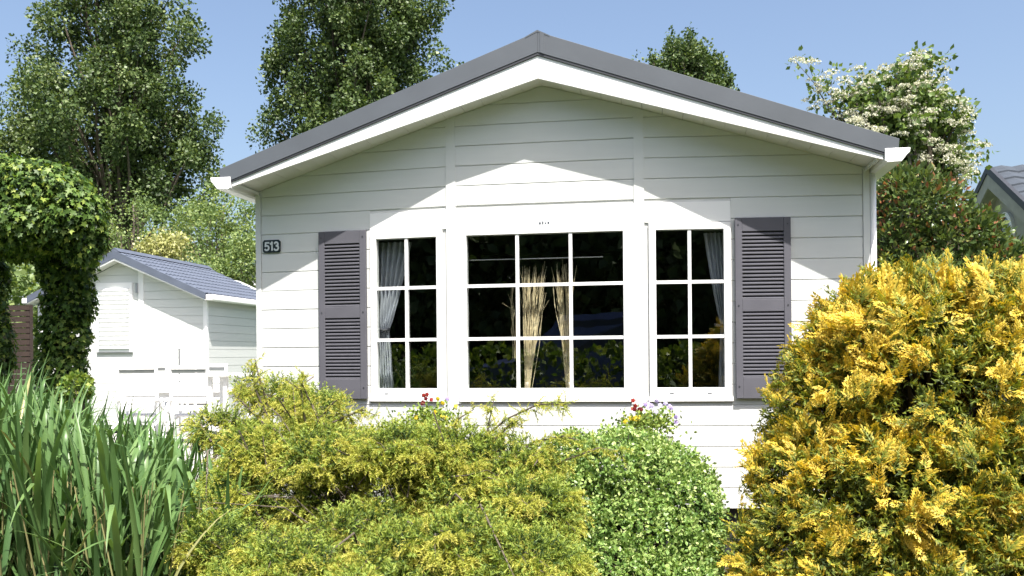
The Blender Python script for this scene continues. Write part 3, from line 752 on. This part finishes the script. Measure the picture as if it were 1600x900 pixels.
lobesC = lob([(975, 84, 6, 9, 24, 1), (1000, 105, 14, 10, 24, 1), (1135, 128, 14, 16, 24, 1), (1072, 105, 58, 45, 24, .9), (1060, 75, 24, 26, 24, 1), (1088, 82, 18, 26, 24, 1), (1040, 95, 25, 24, 24, 1), (1110, 118, 32, 25, 24, 1), (1080, 155, 70, 40, 24, 1)])
rC = at(1075, 540, 24); rC[2] = 0
tree('bushy_tree', 'small dark green treetop showing above the right roof slope', 'tree', lobesC, L_POPLAR, 260, 90, .11, .25, rC, at(1072, 80, 24), .2, stretch=(.7, .7, 1.5))
# --- middle distance, left gap
lobesD = lob([(330, 330, 55, 55, 17, 1), (375, 350, 50, 70, 17, 1), (290, 350, 45, 45, 17.5, 1), (350, 400, 60, 50, 17, 1)])
r_ = at(345, 520, 17); r_[2] = 0
tree('ash_tree', 'light green tree beyond the neighbouring chalet, beside the left corner of the house', 'tree', lobesD, L_SOFT, 85, 85, .08, .36, r_, at(345, 320, 17), .12, rn=.006, nlim=30)
lobesE = lob([(215, 340, 60, 50, 19, 1), (160, 330, 60, 60, 19, 1), (225, 385, 50, 35, 19, 1), (120, 380, 80, 50, 19, 1)])
r_ = at(200, 520, 19); r_[2] = 0
tree('ash_tree', 'loose grey green tree behind the poplar trunk and left chalet roof', 'tree', lobesE, L_SOFT, 60, 85, .08, .38, r_, at(205, 320, 19), .12, rn=.006, nlim=30)
lobesF = lob([(262, 390, 34, 28, 14, 1), (235, 398, 20, 18, 14, 1)])
r_ = at(262, 520, 14); r_[2] = 0
tree('cream_shrub', 'pale yellow shrub peeking over the neighbouring tiled roof', 'shrub', lobesF, L_YEL, 60, 50, .075, .25, r_, at(262, 385, 14), .06, rn=.006, nlim=30)
lobesG = lob([(372, 430, 40, 32, 14.5, 1), (330, 425, 40, 22, 14.5, 1), (395, 400, 30, 40, 14.5, 1)])
r_ = at(372, 520, 14.5); r_[2] = 0
tree('green_shrub', 'bright yellow green shrub between tiled roof and house corner', 'shrub', lobesG, L_SOFT, 130, 60, .07, .32, r_, at(372, 420, 14.5), .06, rn=.006, nlim=30)
# far garden building with a teal roof
ga, gb = at(290, 408, 21), at(402, 408, 21)
sd = empty('far_shed', ((ga[0]+gb[0])/2, 21, 0), 'distant low building with pale teal roof among the shrubs', 'shed')
box('roof', MT['tealroof'], sd, ga[0], gb[0]+2, 20.9, 23, ga[2]-.25, ga[2]); box('wall', MT['siding'], sd, ga[0]+.2, gb[0]+1.8, 21.1, 22.8, 0, ga[2]-.251)
# far wood closes the view between the trees
fw = lob([(x, 470+random.uniform(-15, 20), 90, 90, 34+random.uniform(-3, 3), .6) for x in range(-700, 2400, 95)])
p, o = in_lobes(fw, 9000, .6); idx = np.repeat(np.arange(len(p)), 9)
pos = p[idx]+rng.normal(size=(len(idx), 3))*.35
V, F, T = scatter([leaf_t(), quad_t()], pos, rng.normal(size=pos.shape), .33*rng.uniform(.7, 1.2, len(pos)), np.clip(.4+rng.normal(size=len(pos))*.2, 0, 1))
npmesh('far_wood', V, F, T, L_SOFT, None, 'stuff')

# --- flowering tree right
lobesH = lob([(1400, 150, 55, 45, 7, 1), (1440, 120, 28, 30, 7, 1), (1385, 210, 75, 45, 7, 1), (1440, 200, 65, 60, 7, 1), (1340, 170, 25, 20, 7, 1), (1455, 265, 55, 40, 7, 1), (1500, 240, 22, 22, 7, 1), (1400, 290, 60, 60, 7, 1), (1528, 237, 12, 8, 7, 1)])
rH = at(1400, 560, 7); rH[2] = 0
eH, pH = tree('blossoming_tree', 'tree with cream white blossom heads behind the right end of the roof', 'tree', lobesH, L_ELDER, 250, 52, .085, .22, rH, at(1420, 130, 7), .09)
# airy outlying sprigs on thin twigs
tw = MB(); sp = []
for (a, b_) in (((1305, 185), (1262, 100)), ((1305, 185), (1300, 118)), ((1305, 185), (1340, 112)), ((1305, 180), (1275, 140)), ((1320, 200), (1283, 165)), ((1330, 190), (1322, 135)), ((1400, 120), (1425, 90)), ((1400, 120), (1440, 88)), ((1500, 240), (1538, 233)), ((1300, 150), (1245, 98)), ((1480, 180), (1505, 212))):
    A0, B0 = at(*a, 7), at(*b_, 7); m_ = (A0+B0)/2+rng.normal(size=3)*.04
    tw.tube([at(1370, 300, 7) if a[0] < 1350 else at(1430, 250, 7), A0, m_, B0], [.016, .01, .006, .003], 4, False); sp += [B0, m_]
tw.build('twig', MT['bark'], eH)['kind'] = 'stuff'
sp = np.array(sp); idx = np.repeat(np.arange(len(sp)), 16); g = rng.normal(size=(len(idx), 3))*.075; 
V, F, T = scatter([leaf_t()], sp[idx]+g, g+rng.normal(size=g.shape)*.05, .085, np.clip(.5+rng.normal(size=len(idx))*.2, 0, 1))
npmesh('sprig_leaf', V, F, T, L_ELDER, eH, 'stuff')
# blossom heads: flat clusters of tiny florets on the sunny outside
pb, ob = in_lobes(lobesH[:8], 560, .85); keep = (pb[:, 2] > at(1400, 300, 7)[2]) & (ob[:, 1] < .5); pb = pb[keep]+ob[keep]*.05
pb = np.concatenate([pb, sp+np.array([0, -.03, .05]), sp+rng.normal(size=sp.shape)*.07])
nf = 60; idx = np.repeat(np.arange(len(pb)), nf); rr = rng.uniform(0, 1, len(idx))**.5*.11; an = rng.uniform(0, 6.283, len(idx))
pos = pb[idx]+np.stack([rr*np.cos(an), rr*np.sin(an), .02-rr*.35+rng.normal(size=len(idx))*.008], 1)
V, F, T = scatter([quad_t(.5, .05)], pos, rng.normal(size=pos.shape)+np.array([0, -.3, .5]), .027, rng.random(len(pos)))
npmesh('blossom', V, F, T, L_BLOS, eH, 'stuff')
# --- dark glossy shrub right
lobesI = lob([(1430, 330, 72, 58, 4, 1), (1490, 380, 72, 52, 4, 1), (1400, 390, 60, 60, 4, 1), (1560, 425, 70, 40, 4, 1), (1535, 385, 26, 40, 4.2, 1), (1480, 440, 130, 60, 4, .7), (1400, 300, 45, 30, 4, 1), (1640, 440, 60, 50, 4, 1)])
rI = at(1480, 640, 4); rI[2] = 0
eI = empty('glossy_shrub', tuple(rI), 'dark glossy shrub with reddish leaves between the house and the golden bush', 'shrub')
p, o = in_lobes(lobesI, 1900, .55); tb_, lb_ = branches(rI, p[:60], .06, .01, .1, at(1480, 350, 4)); tb_.build('trunk', MT['bark'], eI); lb_.build('limb', MT['bark'], eI)
idx = np.repeat(np.arange(len(p)), 12); g = rng.normal(size=(len(idx), 3)); pos = p[idx]+g*.055
V, F, T = scatter([leaf_t(.26, .1, .15)], pos, nrm(g)+o[idx]*.7+np.array([0, 0, .2]), .085*rng.uniform(.7, 1.2, len(pos)), np.clip(.54+rng.normal(size=len(p))[idx]*.16+rng.normal(size=len(idx))*.2, 0, 1))
npmesh('foliage', V, F, T, L_PHOT, eI, 'stuff')

# --- ivy arch left
YI = .9
YJ = .35
lobesJ = lob([(60, 300, 85, 50, YJ, .9), (10, 300, 70, 60, YJ, .9), (110, 335, 58, 50, YJ, .9), (50, 350, 90, 46, YJ, .9), (-60, 320, 80, 70, YJ, 1), (128, 375, 42, 42, YJ+.1, .9), (-20, 375, 40, 30, YJ, 1), (40, 375, 60, 35, .5, .8),
              (105, 420, 50, 45, .8, .7), (108, 470, 45, 50, YI, .7), (100, 520, 45, 50, YI, .7), (95, 575, 45, 45, YI, .7), (-15, 440, 28, 60, YI, 1), (-12, 540, 34, 80, YI, 1), (95, 640, 42, 70, YI, .8)])
rI_ = at(100, 700, YI); rI_[2] = 0
eJ = empty('ivy_arch', tuple(rI_), 'garden arch thickly overgrown with ivy at the left edge', 'ivy arch')
ps = [at(100, 400, YI), at(-15, 400, YI)]
for q_ in ps: box('post', MT['wood'], eJ, q_[0]-.04, q_[0]+.04, YI-.04, YI+.04, 0, q_[2]+.1)
box('beam', MT['wood'], eJ, ps[1][0]-.5, ps[0][0]+.15, YI-.045, YI+.045, ps[0][2]+.101, ps[0][2]+.2)
p, o = in_lobes(lobesJ, 21000, .62); d = o*.5+np.array([0, -.15, -.75])+rng.normal(size=p.shape)*.35
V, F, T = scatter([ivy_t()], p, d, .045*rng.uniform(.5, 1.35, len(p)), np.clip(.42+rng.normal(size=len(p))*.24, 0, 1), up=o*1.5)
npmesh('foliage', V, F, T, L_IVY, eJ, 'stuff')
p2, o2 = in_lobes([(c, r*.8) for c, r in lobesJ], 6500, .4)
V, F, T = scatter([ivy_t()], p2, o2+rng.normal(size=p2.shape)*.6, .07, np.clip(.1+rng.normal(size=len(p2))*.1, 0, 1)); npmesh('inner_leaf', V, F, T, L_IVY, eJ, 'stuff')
# bright young shoots at its foot
lobesK = lob([(120, 606, 22, 22, .2, 1)])
rk = at(118, 650, .2); rk[2] = 0
eK = empty('leafy_shrub', tuple(rk), 'small bright green leafy shrub at the foot of the ivy column', 'shrub'); p, o = in_lobes(lobesK, 500, .4)
tb_, lb_ = branches(rk, p[:14], .02, .004, .1, at(118, 610, .2)); lb_.build('stem', MT['bark'], eK)
V, F, T = scatter([leaf_t(.4)], p, o+rng.normal(size=p.shape)*.5, .05, np.clip(.65+rng.normal(size=len(p))*.2, 0, 1)); npmesh('foliage', V, F, T, L_IVY, eK, 'stuff')

# --- juniper
lobesL = lob([(392, 606, 18, 16, -1.5, 1), (445, 618, 34, 20, -1.5, 1), (495, 648, 45, 36, -1.6, 1), (345, 672, 42, 30, -1.8, 1), (410, 705, 70, 40, -2.0, 1), (510, 712, 80, 40, -2.05, 1), (620, 705, 78, 36, -2.05, 1), (705, 708, 72, 38, -2.0, 1),
              (780, 722, 65, 34, -2.0, 1), (835, 738, 42, 36, -2.1, 1), (375, 765, 50, 36, -2.2, 1), (455, 790, 60, 30, -2.1, 1), (545, 775, 50, 34, -1.95, 1), (585, 815, 60, 26, -2.3, 1), (650, 770, 50, 30, -2.0, 1), (530, 830, 40, 24, -2.5, 1), (720, 775, 60, 45, -2.15, 1), (830, 790, 70, 45, -2.35, 1), (855, 812, 42, 46, -2.4, 1),
              (285, 792, 48, 18, -2.55, 1), (345, 850, 62, 34, -2.85, 1), (455, 880, 85, 34, -2.95, 1), (620, 868, 60, 40, -2.9, 1), (720, 845, 85, 42, -2.85, 1), (820, 875, 90, 44, -2.9, 1), (858, 892, 45, 38, -2.9, 1), (400, 930, 120, 40, -3.1, 1), (600, 940, 130, 40, -3.1, 1), (800, 945, 120, 45, -3.1, 1)])
rL = at(600, 850, -2.2); rL[2] = 0
eL = empty('juniper_bush', tuple(rL), 'broad feathery yellow green juniper below the middle window', 'bush')
tm = [plume_t(i) for i in range(5)]
foxt = [needles_t(30, 1, .24, -.45, .032, 90+i) for i in range(6)]; NF = 34
pc, oc = in_lobes(lobesL, 1500, .92); k_ = (pc[:, 2] > .05) & (oc[:, 1] < .5) & (oc[:, 2] > -.45); pc, oc = pc[k_][:560], oc[k_][:560]
bp, bd_, bs, bt = [], [], [], []; bm2 = MB()
for c_, o_ in zip(pc, oc):
    rad_ = c_-np.array([rL[0], rL[1], c_[2]-.25]); rad_[2] *= .3
    dr = nrm(o_*.7+nrm(rad_)*.6+np.array([0, 0, .25])+rng.normal(size=3)*.25); L = rng.uniform(.16, .34); droop = rng.uniform(.10, .28)
    end = c_+o_*rng.uniform(-.02, .07); tt = np.linspace(.1, 1, NF)
    base = end-dr*L
    ptsb = base[None]+dr[None]*(L*tt)[:, None]; ptsb[:, 2] += -droop*L*(tt**2)*1.6+droop*L*tt*.7
    side = nrm(np.cross(dr, [0, 0, 1.])); sg = np.where(np.arange(NF) % 2, 1, -1)[:, None]
    bp.append(ptsb+rng.normal(size=(NF, 3))*.006); bd_.append(nrm(dr*.55+side*sg*(1.05-.7*tt[:, None])+np.array([0, 0, -.35])+rng.normal(size=(NF, 3))*.28)); bs.append(.078*(1.2-.5*tt)*rng.uniform(.7, 1.25, NF)); tn = rng.normal()*.075
    bt.append(.35+.12*tt+tn+rng.normal(size=NF)*.05)
    bm2.tube([base-dr*.08, base, base+dr*L*.5+np.array([0, 0, .02]), end+np.array([0, 0, -droop*L*.9])], [.005, .004, .003, .001], 3, False)
V, F, T = scatter(foxt, np.concatenate(bp), np.concatenate(bd_), np.concatenate(bs), np.clip(np.concatenate(bt), 0, 1), up=np.array([0, 0, 1.]))
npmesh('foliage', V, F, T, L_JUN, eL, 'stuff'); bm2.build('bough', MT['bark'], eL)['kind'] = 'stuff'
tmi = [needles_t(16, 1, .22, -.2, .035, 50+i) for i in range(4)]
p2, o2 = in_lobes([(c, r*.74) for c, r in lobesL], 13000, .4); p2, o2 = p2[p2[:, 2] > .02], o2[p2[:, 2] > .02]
V, F, T = scatter(tmi, p2, o2+rng.normal(size=p2.shape)*.6, .11, np.clip(.10+rng.normal(size=len(p2))*.05, 0, .2)); npmesh('inner_foliage', V, F, T, L_JUN, eL, 'stuff')  # inner sprays tinted dark, so the shade in the gaps is partly colour
# arching sprigs
spr = [[(470, 690), (520, 630), (545, 612)], [(600, 700), (640, 672), (672, 662)], [(330, 690), (312, 660), (318, 640)], [(420, 640), (405, 590), (398, 560)], [(520, 660), (565, 640), (590, 650)], [(690, 800), (700, 760), (735, 745)], [(400, 830), (350, 800), (300, 806)], [(300, 830), (262, 800), (235, 792)], [(560, 680), (545, 650), (560, 640)], [(730, 690), (690, 668), (668, 668)], [(770, 690), (800, 660), (815, 655)], [(760, 720), (762, 670), (772, 622)], [(740, 700), (790, 655), (840, 632), (884, 632)], [(790, 720), (835, 690), (880, 682), (905, 688)], [(820, 760), (880, 720), (935, 700), (970, 705)], [(650, 720), (618, 690), (612, 655)], [(430, 680), (400, 610), (392, 572)], [(480, 680), (470, 610), (440, 588)], [(500, 660), (470, 596), (478, 588)], [(380, 700), (330, 680), (300, 690)], [(700, 690), (715, 655), (740, 640)], [(420, 670), (372, 622), (378, 600)]]
pp_, dd_ = [], []
for s in spr:
    pts = [at(x, y, -2.0+.1*random.random()-.25*(x > 850)) for x, y in s]
    for i in range(len(pts)-1):
        L = np.linalg.norm(pts[i+1]-pts[i]); n = int(L/.007)
        for k in range(n):
            q_ = pts[i]+(pts[i+1]-pts[i])*k/n; dv = nrm(pts[i+1]-pts[i]); pp_.append(q_+rng.normal(size=3)*.008); dd_.append(nrm(dv*.6+rng.normal(size=3)*.7+np.array([0, 0, -.45])))
    MB().tube(pts, [.007]+[.005]*(len(pts)-2)+[.002], 5, False).build('sprig_stem', MT['bark'], eL)
V, F, T = scatter(foxt, np.array(pp_), np.array(dd_), .062*rng.uniform(.6, 1.3, len(pp_)), np.clip(.40+rng.normal(size=len(pp_))*.12, 0, 1)); npmesh('sprig', V, F, T, L_JUN, eL, 'stuff')
cs = np.array([c for c, r in lobesL]); tb_, lb_ = branches(rL, list(cs)+list(pc[::14]), .045, .003, .16, rL+np.array([0, 0, .5])); tb_.build('trunk', MT['bark'], eL); lb_.build('limb', MT['bark'], eL)

# --- boxwood
lobesM = lob([(975, 735, 95, 62, -1.5, 1), (1030, 770, 90, 75, -1.6, 1), (920, 770, 70, 70, -1.5, 1), (1000, 850, 125, 80, -1.8, .9), (1070, 830, 60, 90, -1.8, 1), (960, 900, 110, 60, -2, 1), (895, 725, 48, 48, -1.5, 1), (890, 800, 60, 70, -1.7, 1), (1030, 930, 120, 70, -2, 1)])
rM = at(1000, 860, -1.6); rM[2] = 0
eM = empty('boxwood_bush', tuple(rM), 'rounded pale green variegated small leaved bush below the right window', 'bush')
p, o = in_lobes(lobesM, 13000, .74)
idx = np.repeat(np.arange(len(p)), 6); o_ = o[idx]; st = nrm(o_*.9+np.repeat(rng.normal(size=p.shape)*.5, 6, 0)+np.array([0, 0, .3])); tt = np.tile(np.arange(6)/6, len(p))
pos = p[idx]+st*(tt*.05)[:, None]+rng.normal(size=o_.shape)*.002; d = nrm(st*.5+rng.normal(size=st.shape)*.9)
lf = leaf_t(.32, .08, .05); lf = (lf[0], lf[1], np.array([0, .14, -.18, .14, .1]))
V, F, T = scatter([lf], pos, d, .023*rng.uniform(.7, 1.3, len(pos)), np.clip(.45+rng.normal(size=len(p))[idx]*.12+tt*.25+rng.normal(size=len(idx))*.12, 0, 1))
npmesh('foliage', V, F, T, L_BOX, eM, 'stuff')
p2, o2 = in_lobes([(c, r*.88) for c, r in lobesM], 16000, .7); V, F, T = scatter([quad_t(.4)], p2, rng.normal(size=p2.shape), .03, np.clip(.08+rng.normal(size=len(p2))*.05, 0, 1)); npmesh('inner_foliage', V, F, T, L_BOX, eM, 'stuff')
tb_, lb_ = branches(rM, list(p[:120]), .04, .004, .1, rM+np.array([0, 0, .6])); tb_.build('trunk', MT['bark'], eM); lb_.build('limb', MT['bark'], eM)

# --- golden cypress
lobesN = lob([(1440, 640, 215, 190, -1.7, .8), (1415, 575, 155, 130, -1.6, .8), (1325, 560, 75, 75, -1.6, 1), (1345, 505, 55, 55, -1.6, 1), (1430, 500, 105, 66, -1.6, .8), (1530, 515, 105, 85, -1.7, .8), (1590, 500, 80, 60, -1.7, .8), (1650, 530, 90, 90, -1.7, .8), (1600, 600, 140, 160, -1.7, .8), (1300, 640, 95, 90, -1.7, 1), (1285, 765, 110, 95, -1.9, .9), (1400, 800, 180, 130, -2.1, .8), (1560, 790, 150, 140, -2.1, .8), (1240, 870, 95, 80, -2.1, 1), (1360, 930, 160, 90, -2.3, .8), (1560, 930, 150, 90, -2.3, .8), (1240, 700, 36, 45, -1.6, 1), (1390, 462, 50, 30, -1.5, 1)])
rN = at(1450, 900, -1.2); rN[2] = 0
eN = empty('golden_cypress_bush', tuple(rN), 'large golden yellow cypress bush at the right, overlapping the right shutter', 'bush')
tm = [fan_t(i) for i in range(6)]
pc, oc = in_lobes(lobesN, 2100, .93); pc = pc+oc*rng.uniform(-.09, .06, len(pc))[:, None]; p = pc
nper = 11; idx = np.repeat(np.arange(len(pc)), nper); axis = nrm(oc*.8+np.array([0, -.1, .5])+rng.normal(size=pc.shape)*.45)
d = nrm(axis[idx]+rng.normal(size=(len(idx), 3))*.42); pos = pc[idx]-axis[idx]*.05+rng.normal(size=(len(idx), 3))*.028
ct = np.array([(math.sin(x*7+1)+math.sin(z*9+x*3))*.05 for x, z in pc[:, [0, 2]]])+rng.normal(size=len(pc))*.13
up_ = (pos[:, 2] > np.interp(pos[:, 0], [1.4, 1.8, 2.6], [1.5, 1.78, 1.75])) & (pos[:, 0] > 1.85) & (rng.random(len(pos)) < .4)
d[up_] = nrm(d[up_]*.35+np.array([0, 0, 1.])); sc2 = np.where(up_, 1.35, 1.)
V, F, T = scatter(tm, pos, d, .088*sc2*rng.uniform(.45, 1.5, len(pos)), np.clip(.40+ct[idx]+rng.normal(size=len(pos))*.08, 0, 1), up=oc[idx]+np.array([0, 0, .5]))
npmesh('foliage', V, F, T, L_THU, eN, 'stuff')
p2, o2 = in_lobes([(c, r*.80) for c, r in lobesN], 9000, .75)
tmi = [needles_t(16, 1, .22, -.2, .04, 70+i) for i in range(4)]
V, F, T = scatter(tmi, p2, o2+rng.normal(size=p2.shape)*.6, .15, np.clip(.05+rng.normal(size=len(p2))*.05, 0, .2)); npmesh('inner_foliage', V, F, T, L_THU, eN, 'stuff')  # dark tint paints shade into the depth between the golden sprays
tb_, lb_ = branches(rN, list(p[:200]), .07, .005, .1, rN+np.array([0, 0, 1.3])); tb_.build('trunk', MT['bark'], eN); lb_.build('limb', MT['bark'], eN)

# --- reeds
def blade(seed, L=1., wd=.032, bend=.35):
    g = random.Random(seed); n = 9; V = []; F = []
    kink = g.random() < .3; kp = g.uniform(.5, .8); tw_ = g.uniform(-.8, .8)
    x = 0; z = 0; ang = g.uniform(.02, .18)
    for i in range(n+1):
        t = i/n; wv = wd*math.sin(math.pi*min(1, .12+.88*t)**.75)**.8*.5 if t < 1 else 0.0005
        wv = max(wv, .0006); a = tw_*t
        ax, ay = math.cos(a), math.sin(a)
        V += [(-wv*ax, x-wv*ay+wv*.4, z), (0, x, z), (wv*ax, x+wv*ay+wv*.4, z)]
        ang += bend*g.uniform(.6, 1.4)*(.25+1.5*t)/n*2.2
        if kink and abs(t-kp) < .06: ang += 1.0
        x += math.sin(ang)*L/n; z += math.cos(ang)*L/n
    for i in range(n):
        for k in (0, 1): a = i*3+k; F.append((a, a+1, a+4)); F.append((a, a+4, a+3))
    return np.array(V), np.array(F)
eR = empty('reed_clump', tuple(at(150, 900, -2.2)*np.array([1, 1, 0])), 'tall clump of broad green reeds in the lower left corner', 'reeds')
def blade_mesh(seed, bend, tint):
    v, f = blade(seed, 1., .05, bend); me = bpy.data.meshes.new('leaf'); me.from_pydata(v.tolist(), [], f.tolist())
    a = me.attributes.new('tint', 'FLOAT', 'POINT'); a.data.foreach_set('value', np.clip(tint+.12*v[:, 2], 0, 1).astype(np.float32)); me.materials.append(L_REED)
    for pl_ in me.polygons: pl_.use_smooth = True
    return me, v, f
bm_ = [blade_mesh(i, [.08, .16, .3, .55][i % 4], [.25, .45, .55, .68, .35, .5][i % 6] if i != 7 else .9) for i in range(18)]
inst = []; stems = MB()
def topy(px): return np.interp(px, [-80, 0, 60, 120, 200, 260, 300, 340, 400], [560, 550, 555, 590, 610, 640, 665, 700, 790])
for i in range(430):
    px = random.uniform(-90, 345); Y = random.uniform(-3.3, -1.2); 
    if px > 240: Y = random.uniform(-2.7, -1.5)
    b = at(px, 850, Y); top = at(px, topy(px)+abs(random.gauss(0, 45)), Y)[2]; b[2] = 0; H = max(.35, top)
    lean = rng.normal(size=2)*.10
    nl = random.randint(4, 6)
    stems.tube([b, b+np.array([lean[0]*.4, lean[1]*.4, H*.35]), b+np.array([lean[0], lean[1], H*.72])], [.006, .005, .003], 5, False)
    for k in range(nl):
        t = .12+.62*k/nl; L = (H*(1-t))*random.uniform(.85, 1.1) if k >= nl-2 else random.uniform(.4, .65)*H
        rz = random.uniform(0, 6.283); tilt = random.uniform(.0, .12) if k >= nl-2 else random.uniform(.08, .34)
        pos = b+np.array([lean[0]*t, lean[1]*t, H*t])
        inst.append((pos, rz, tilt, L, random.randrange(18)))
inst.sort(key=lambda q: -(ppm(0, 800, q[0][1])*q[3]))
Vs, Fs, Ts, off = [], [], [], 0
inv = wloc(eR).inverted()
for i, (pos, rz, tilt, L, k) in enumerate(inst):
    R = Matrix.Rotation(rz, 3, 'Z') @ Matrix.Rotation(-tilt, 3, 'X'); me, v, f = bm_[k]
    if i < 300:
        o = bpy.data.objects.new('leaf', me); C.objects.link(o); o.parent = eR
        o.matrix_local = inv @ Matrix.LocRotScale(Vector(pos), R.to_quaternion(), Vector((.58, L, L)))
    else:
        sv = v*np.array([.58, L, L]); Vs.append(sv@np.array(R).T+pos); Fs.append(f+off); off += len(v); Ts.append(np.clip([.25, .45, .55, .68, .35, .5][k % 6]+.12*v[:, 2], 0, 1))
npmesh('small_leaf', np.concatenate(Vs), np.concatenate(Fs), np.concatenate(Ts), L_REED, eR, 'stuff')
o = stems.build('stem', L_STEM, eR); o['kind'] = 'stuff'
a = o.data.attributes.new('tint', 'FLOAT', 'POINT'); a.data.foreach_set('value', np.random.default_rng(3).random(len(o.data.vertices)).astype(np.float32))

# --- pansies in planters
def planter(cx_px, cy_px, Y, label, tints, n):
    c_ = at(cx_px, cy_px, Y); base = c_.copy(); base[2] = 0
    e = empty('flower_planter', tuple(base), label, 'planter'); h = c_[2]-.13
    MB().lathe([(.13, 0), (.14, .03), (.06, .10), (.05, h-.25), (.10, h-.2), (.17, h-.02), (.18, h)], tuple(base), 20).build('pot', MT['terracotta'], e, smooth=True)
    p_ = c_+rng.normal(size=(900, 3))*np.array([.09, .08, .045])-np.array([0, 0, .03]); V, F, T = scatter([leaf_t(.35)], p_, rng.normal(size=p_.shape)+np.array([0, 0, .5]), .03, np.clip(.7+rng.normal(size=900)*.15, 0, 1)); npmesh('foliage', V, F, T, L_IVY, e, 'stuff')
    for i in range(n):
        dx, dz, tn = tints[i % len(tints)]; pz = at(cx_px+dx+random.gauss(0, 5), cy_px+dz+random.gauss(0, 4), Y-.10+random.uniform(-.03, .03)); q = []; 
        f = np.array([random.gauss(0, .25), -1, random.gauss(.15, .2)]); f = nrm(f); x = nrm(np.cross(f, [0, 0, 1.])); u = np.cross(x, f)
        VV = [pz+f*.004]; FF = []; m_ = 20
        for k in range(m_): 
            a_ = 2*math.pi*k/m_; r__ = .0165*(.72+.28*abs(math.sin(a_*2.5+.3))); VV.append(pz+x*r__*math.cos(a_)+u*r__*math.sin(a_)-f*.003*math.sin(a_*5))
        for k in range(m_): FF.append((0, 1+k, 1+(k+1) % m_))
        npmesh('flower', np.array(VV), np.array(FF), np.full(len(VV), tn), L_PET, e)
planter(672, 648, -.55, 'planter of red and yellow pansies left of the middle window', [(-6, -28, .02), (4, -30, .05), (-12, -24, .18), (14, -24, .3), (-20, 0, .4), (20, 5, .45), (38, -10, .5), (6, -5, .35), (44, -22, .7), (30, -24, .62)], 16)
planter(1012, 654, -.55, 'planter of mauve, maroon and yellow pansies under the right window', [(-22, -22, .02), (-14, -12, .2), (-25, -2, .35), (-16, 0, .45), (0, -24, .6), (12, -30, .8), (22, -22, .95), (32, -14, .7), (8, -12, .9), (36, -2, .55), (-32, 6, .4)], 24)

# ================================================================ BEHIND THE CAMERA (seen only mirrored in the panes)
hd = lob([])
hedge = [(np.array([x, -9.1+random.uniform(-.08, .08), .85]), np.array([.9, .55, .88])) for x in np.arange(-9, 11, 1.0)]
p, o = in_lobes(hedge, 15000, .8); V, F, T = scatter([quad_t(.5)], p, o+rng.normal(size=p.shape)*.6, .12, np.clip(.6+rng.normal(size=len(p))*.2, 0, 1)); 
tag(npmesh('clipped_hedge', V, F, T, L_IVY), 'clipped green hedge across the street, mirrored in the windows', 'hedge')
for i, x in enumerate(np.arange(-20, 22, 4.6)):
    h = random.uniform(7.5, 9); root = np.array([x, -20-random.random()*2, 0.]); lb = [(root+np.array([0, 0, h*.52]), np.array([2.7, 2.2, h*.5])), (root+np.array([1.3, .5, h*.35]), np.array([1.9, 1.6, h*.33]))]
    tree('street_tree', 'dark leafy tree across the street, mirrored in the windows', 'tree', lb, L_DARK, 260, 34, .42, .75, root, root+np.array([0, 0, h*.8]), .2, group='trees across the street')
def car(x, y):
    e = empty('parked_van', (x, y, 0), 'dark blue parked van across the street, mirrored in the middle window', 'van')
    prof = [(-2.1, .35), (-2.15, .75), (-2.0, .95), (-1.15, 1.08), (-.45, 1.62), (.9, 1.68), (1.75, 1.55), (2.1, 1.0), (2.15, .45), (2.05, .32)]
    q = MB(); n = len(prof); rows = [(-.86, .93), (-.80, 1.0), (.80, 1.0), (.86, .93)]
    pts = [(x+px*(1 if k in (1, 2) else .985), y+yy*(1 if pz < 1.1 else .82), .32+(pz-.32)*sc_) for k, (yy, sc_) in enumerate(rows) for px, pz in prof]
    fs = [(k*n+i, k*n+(i+1) % n, (k+1)*n+(i+1) % n, (k+1)*n+i) for k in range(3) for i in range(n)]+[tuple(range(n)), tuple(range(4*n-1, 3*n-1, -1))]
    q.poly(pts, fs).build('body', MT['carpaint'], e)
    for s in (-1, 1):
        MB().poly([(x-1.0, y+s*.79, 1.12), (x-.42, y+s*.715, 1.54), (x+.85, y+s*.715, 1.58), (x+1.55, y+s*.77, 1.15)], [(0, 1, 2, 3)]).build('side_window', MT['carglass'], e)
        for wx in (-1.3, 1.35):
            wh = MB().tube([(x+wx, y+s*.70, .32), (x+wx, y+s*.88, .32)], .32, 20).build('wheel', MT['rubber'], e); MB().tube([(x+wx, y+s*.87, .32), (x+wx, y+s*.89, .32)], .19, 14).build('rim', MT['steel'], wh)
        MB().box(x-2.17, x-2.08, y+s*.62-.14, y+s*.62+.14, .70, .86).build('headlight', MT['steel'], e, .02)
    MB().poly([(x-1.10, y-.62, 1.13), (x-.50, y-.60, 1.60), (x-.50, y+.60, 1.60), (x-1.10, y+.62, 1.13)], [(0, 1, 2, 3)]).build('windscreen', MT['carglass'], e)
cp = at(925, 520, 11.2); v0 = set(bpy.data.objects); car(cp[0], -11.2)
for o in bpy.data.objects:
    if o not in v0 and o.parent is None: o.scale = (1.15, 1.1, 1.42)
print('BUILT objects', len(bpy.data.objects), 'tris', sum(len(o.data.polygons) for o in bpy.data.objects if o.type == 'MESH'))
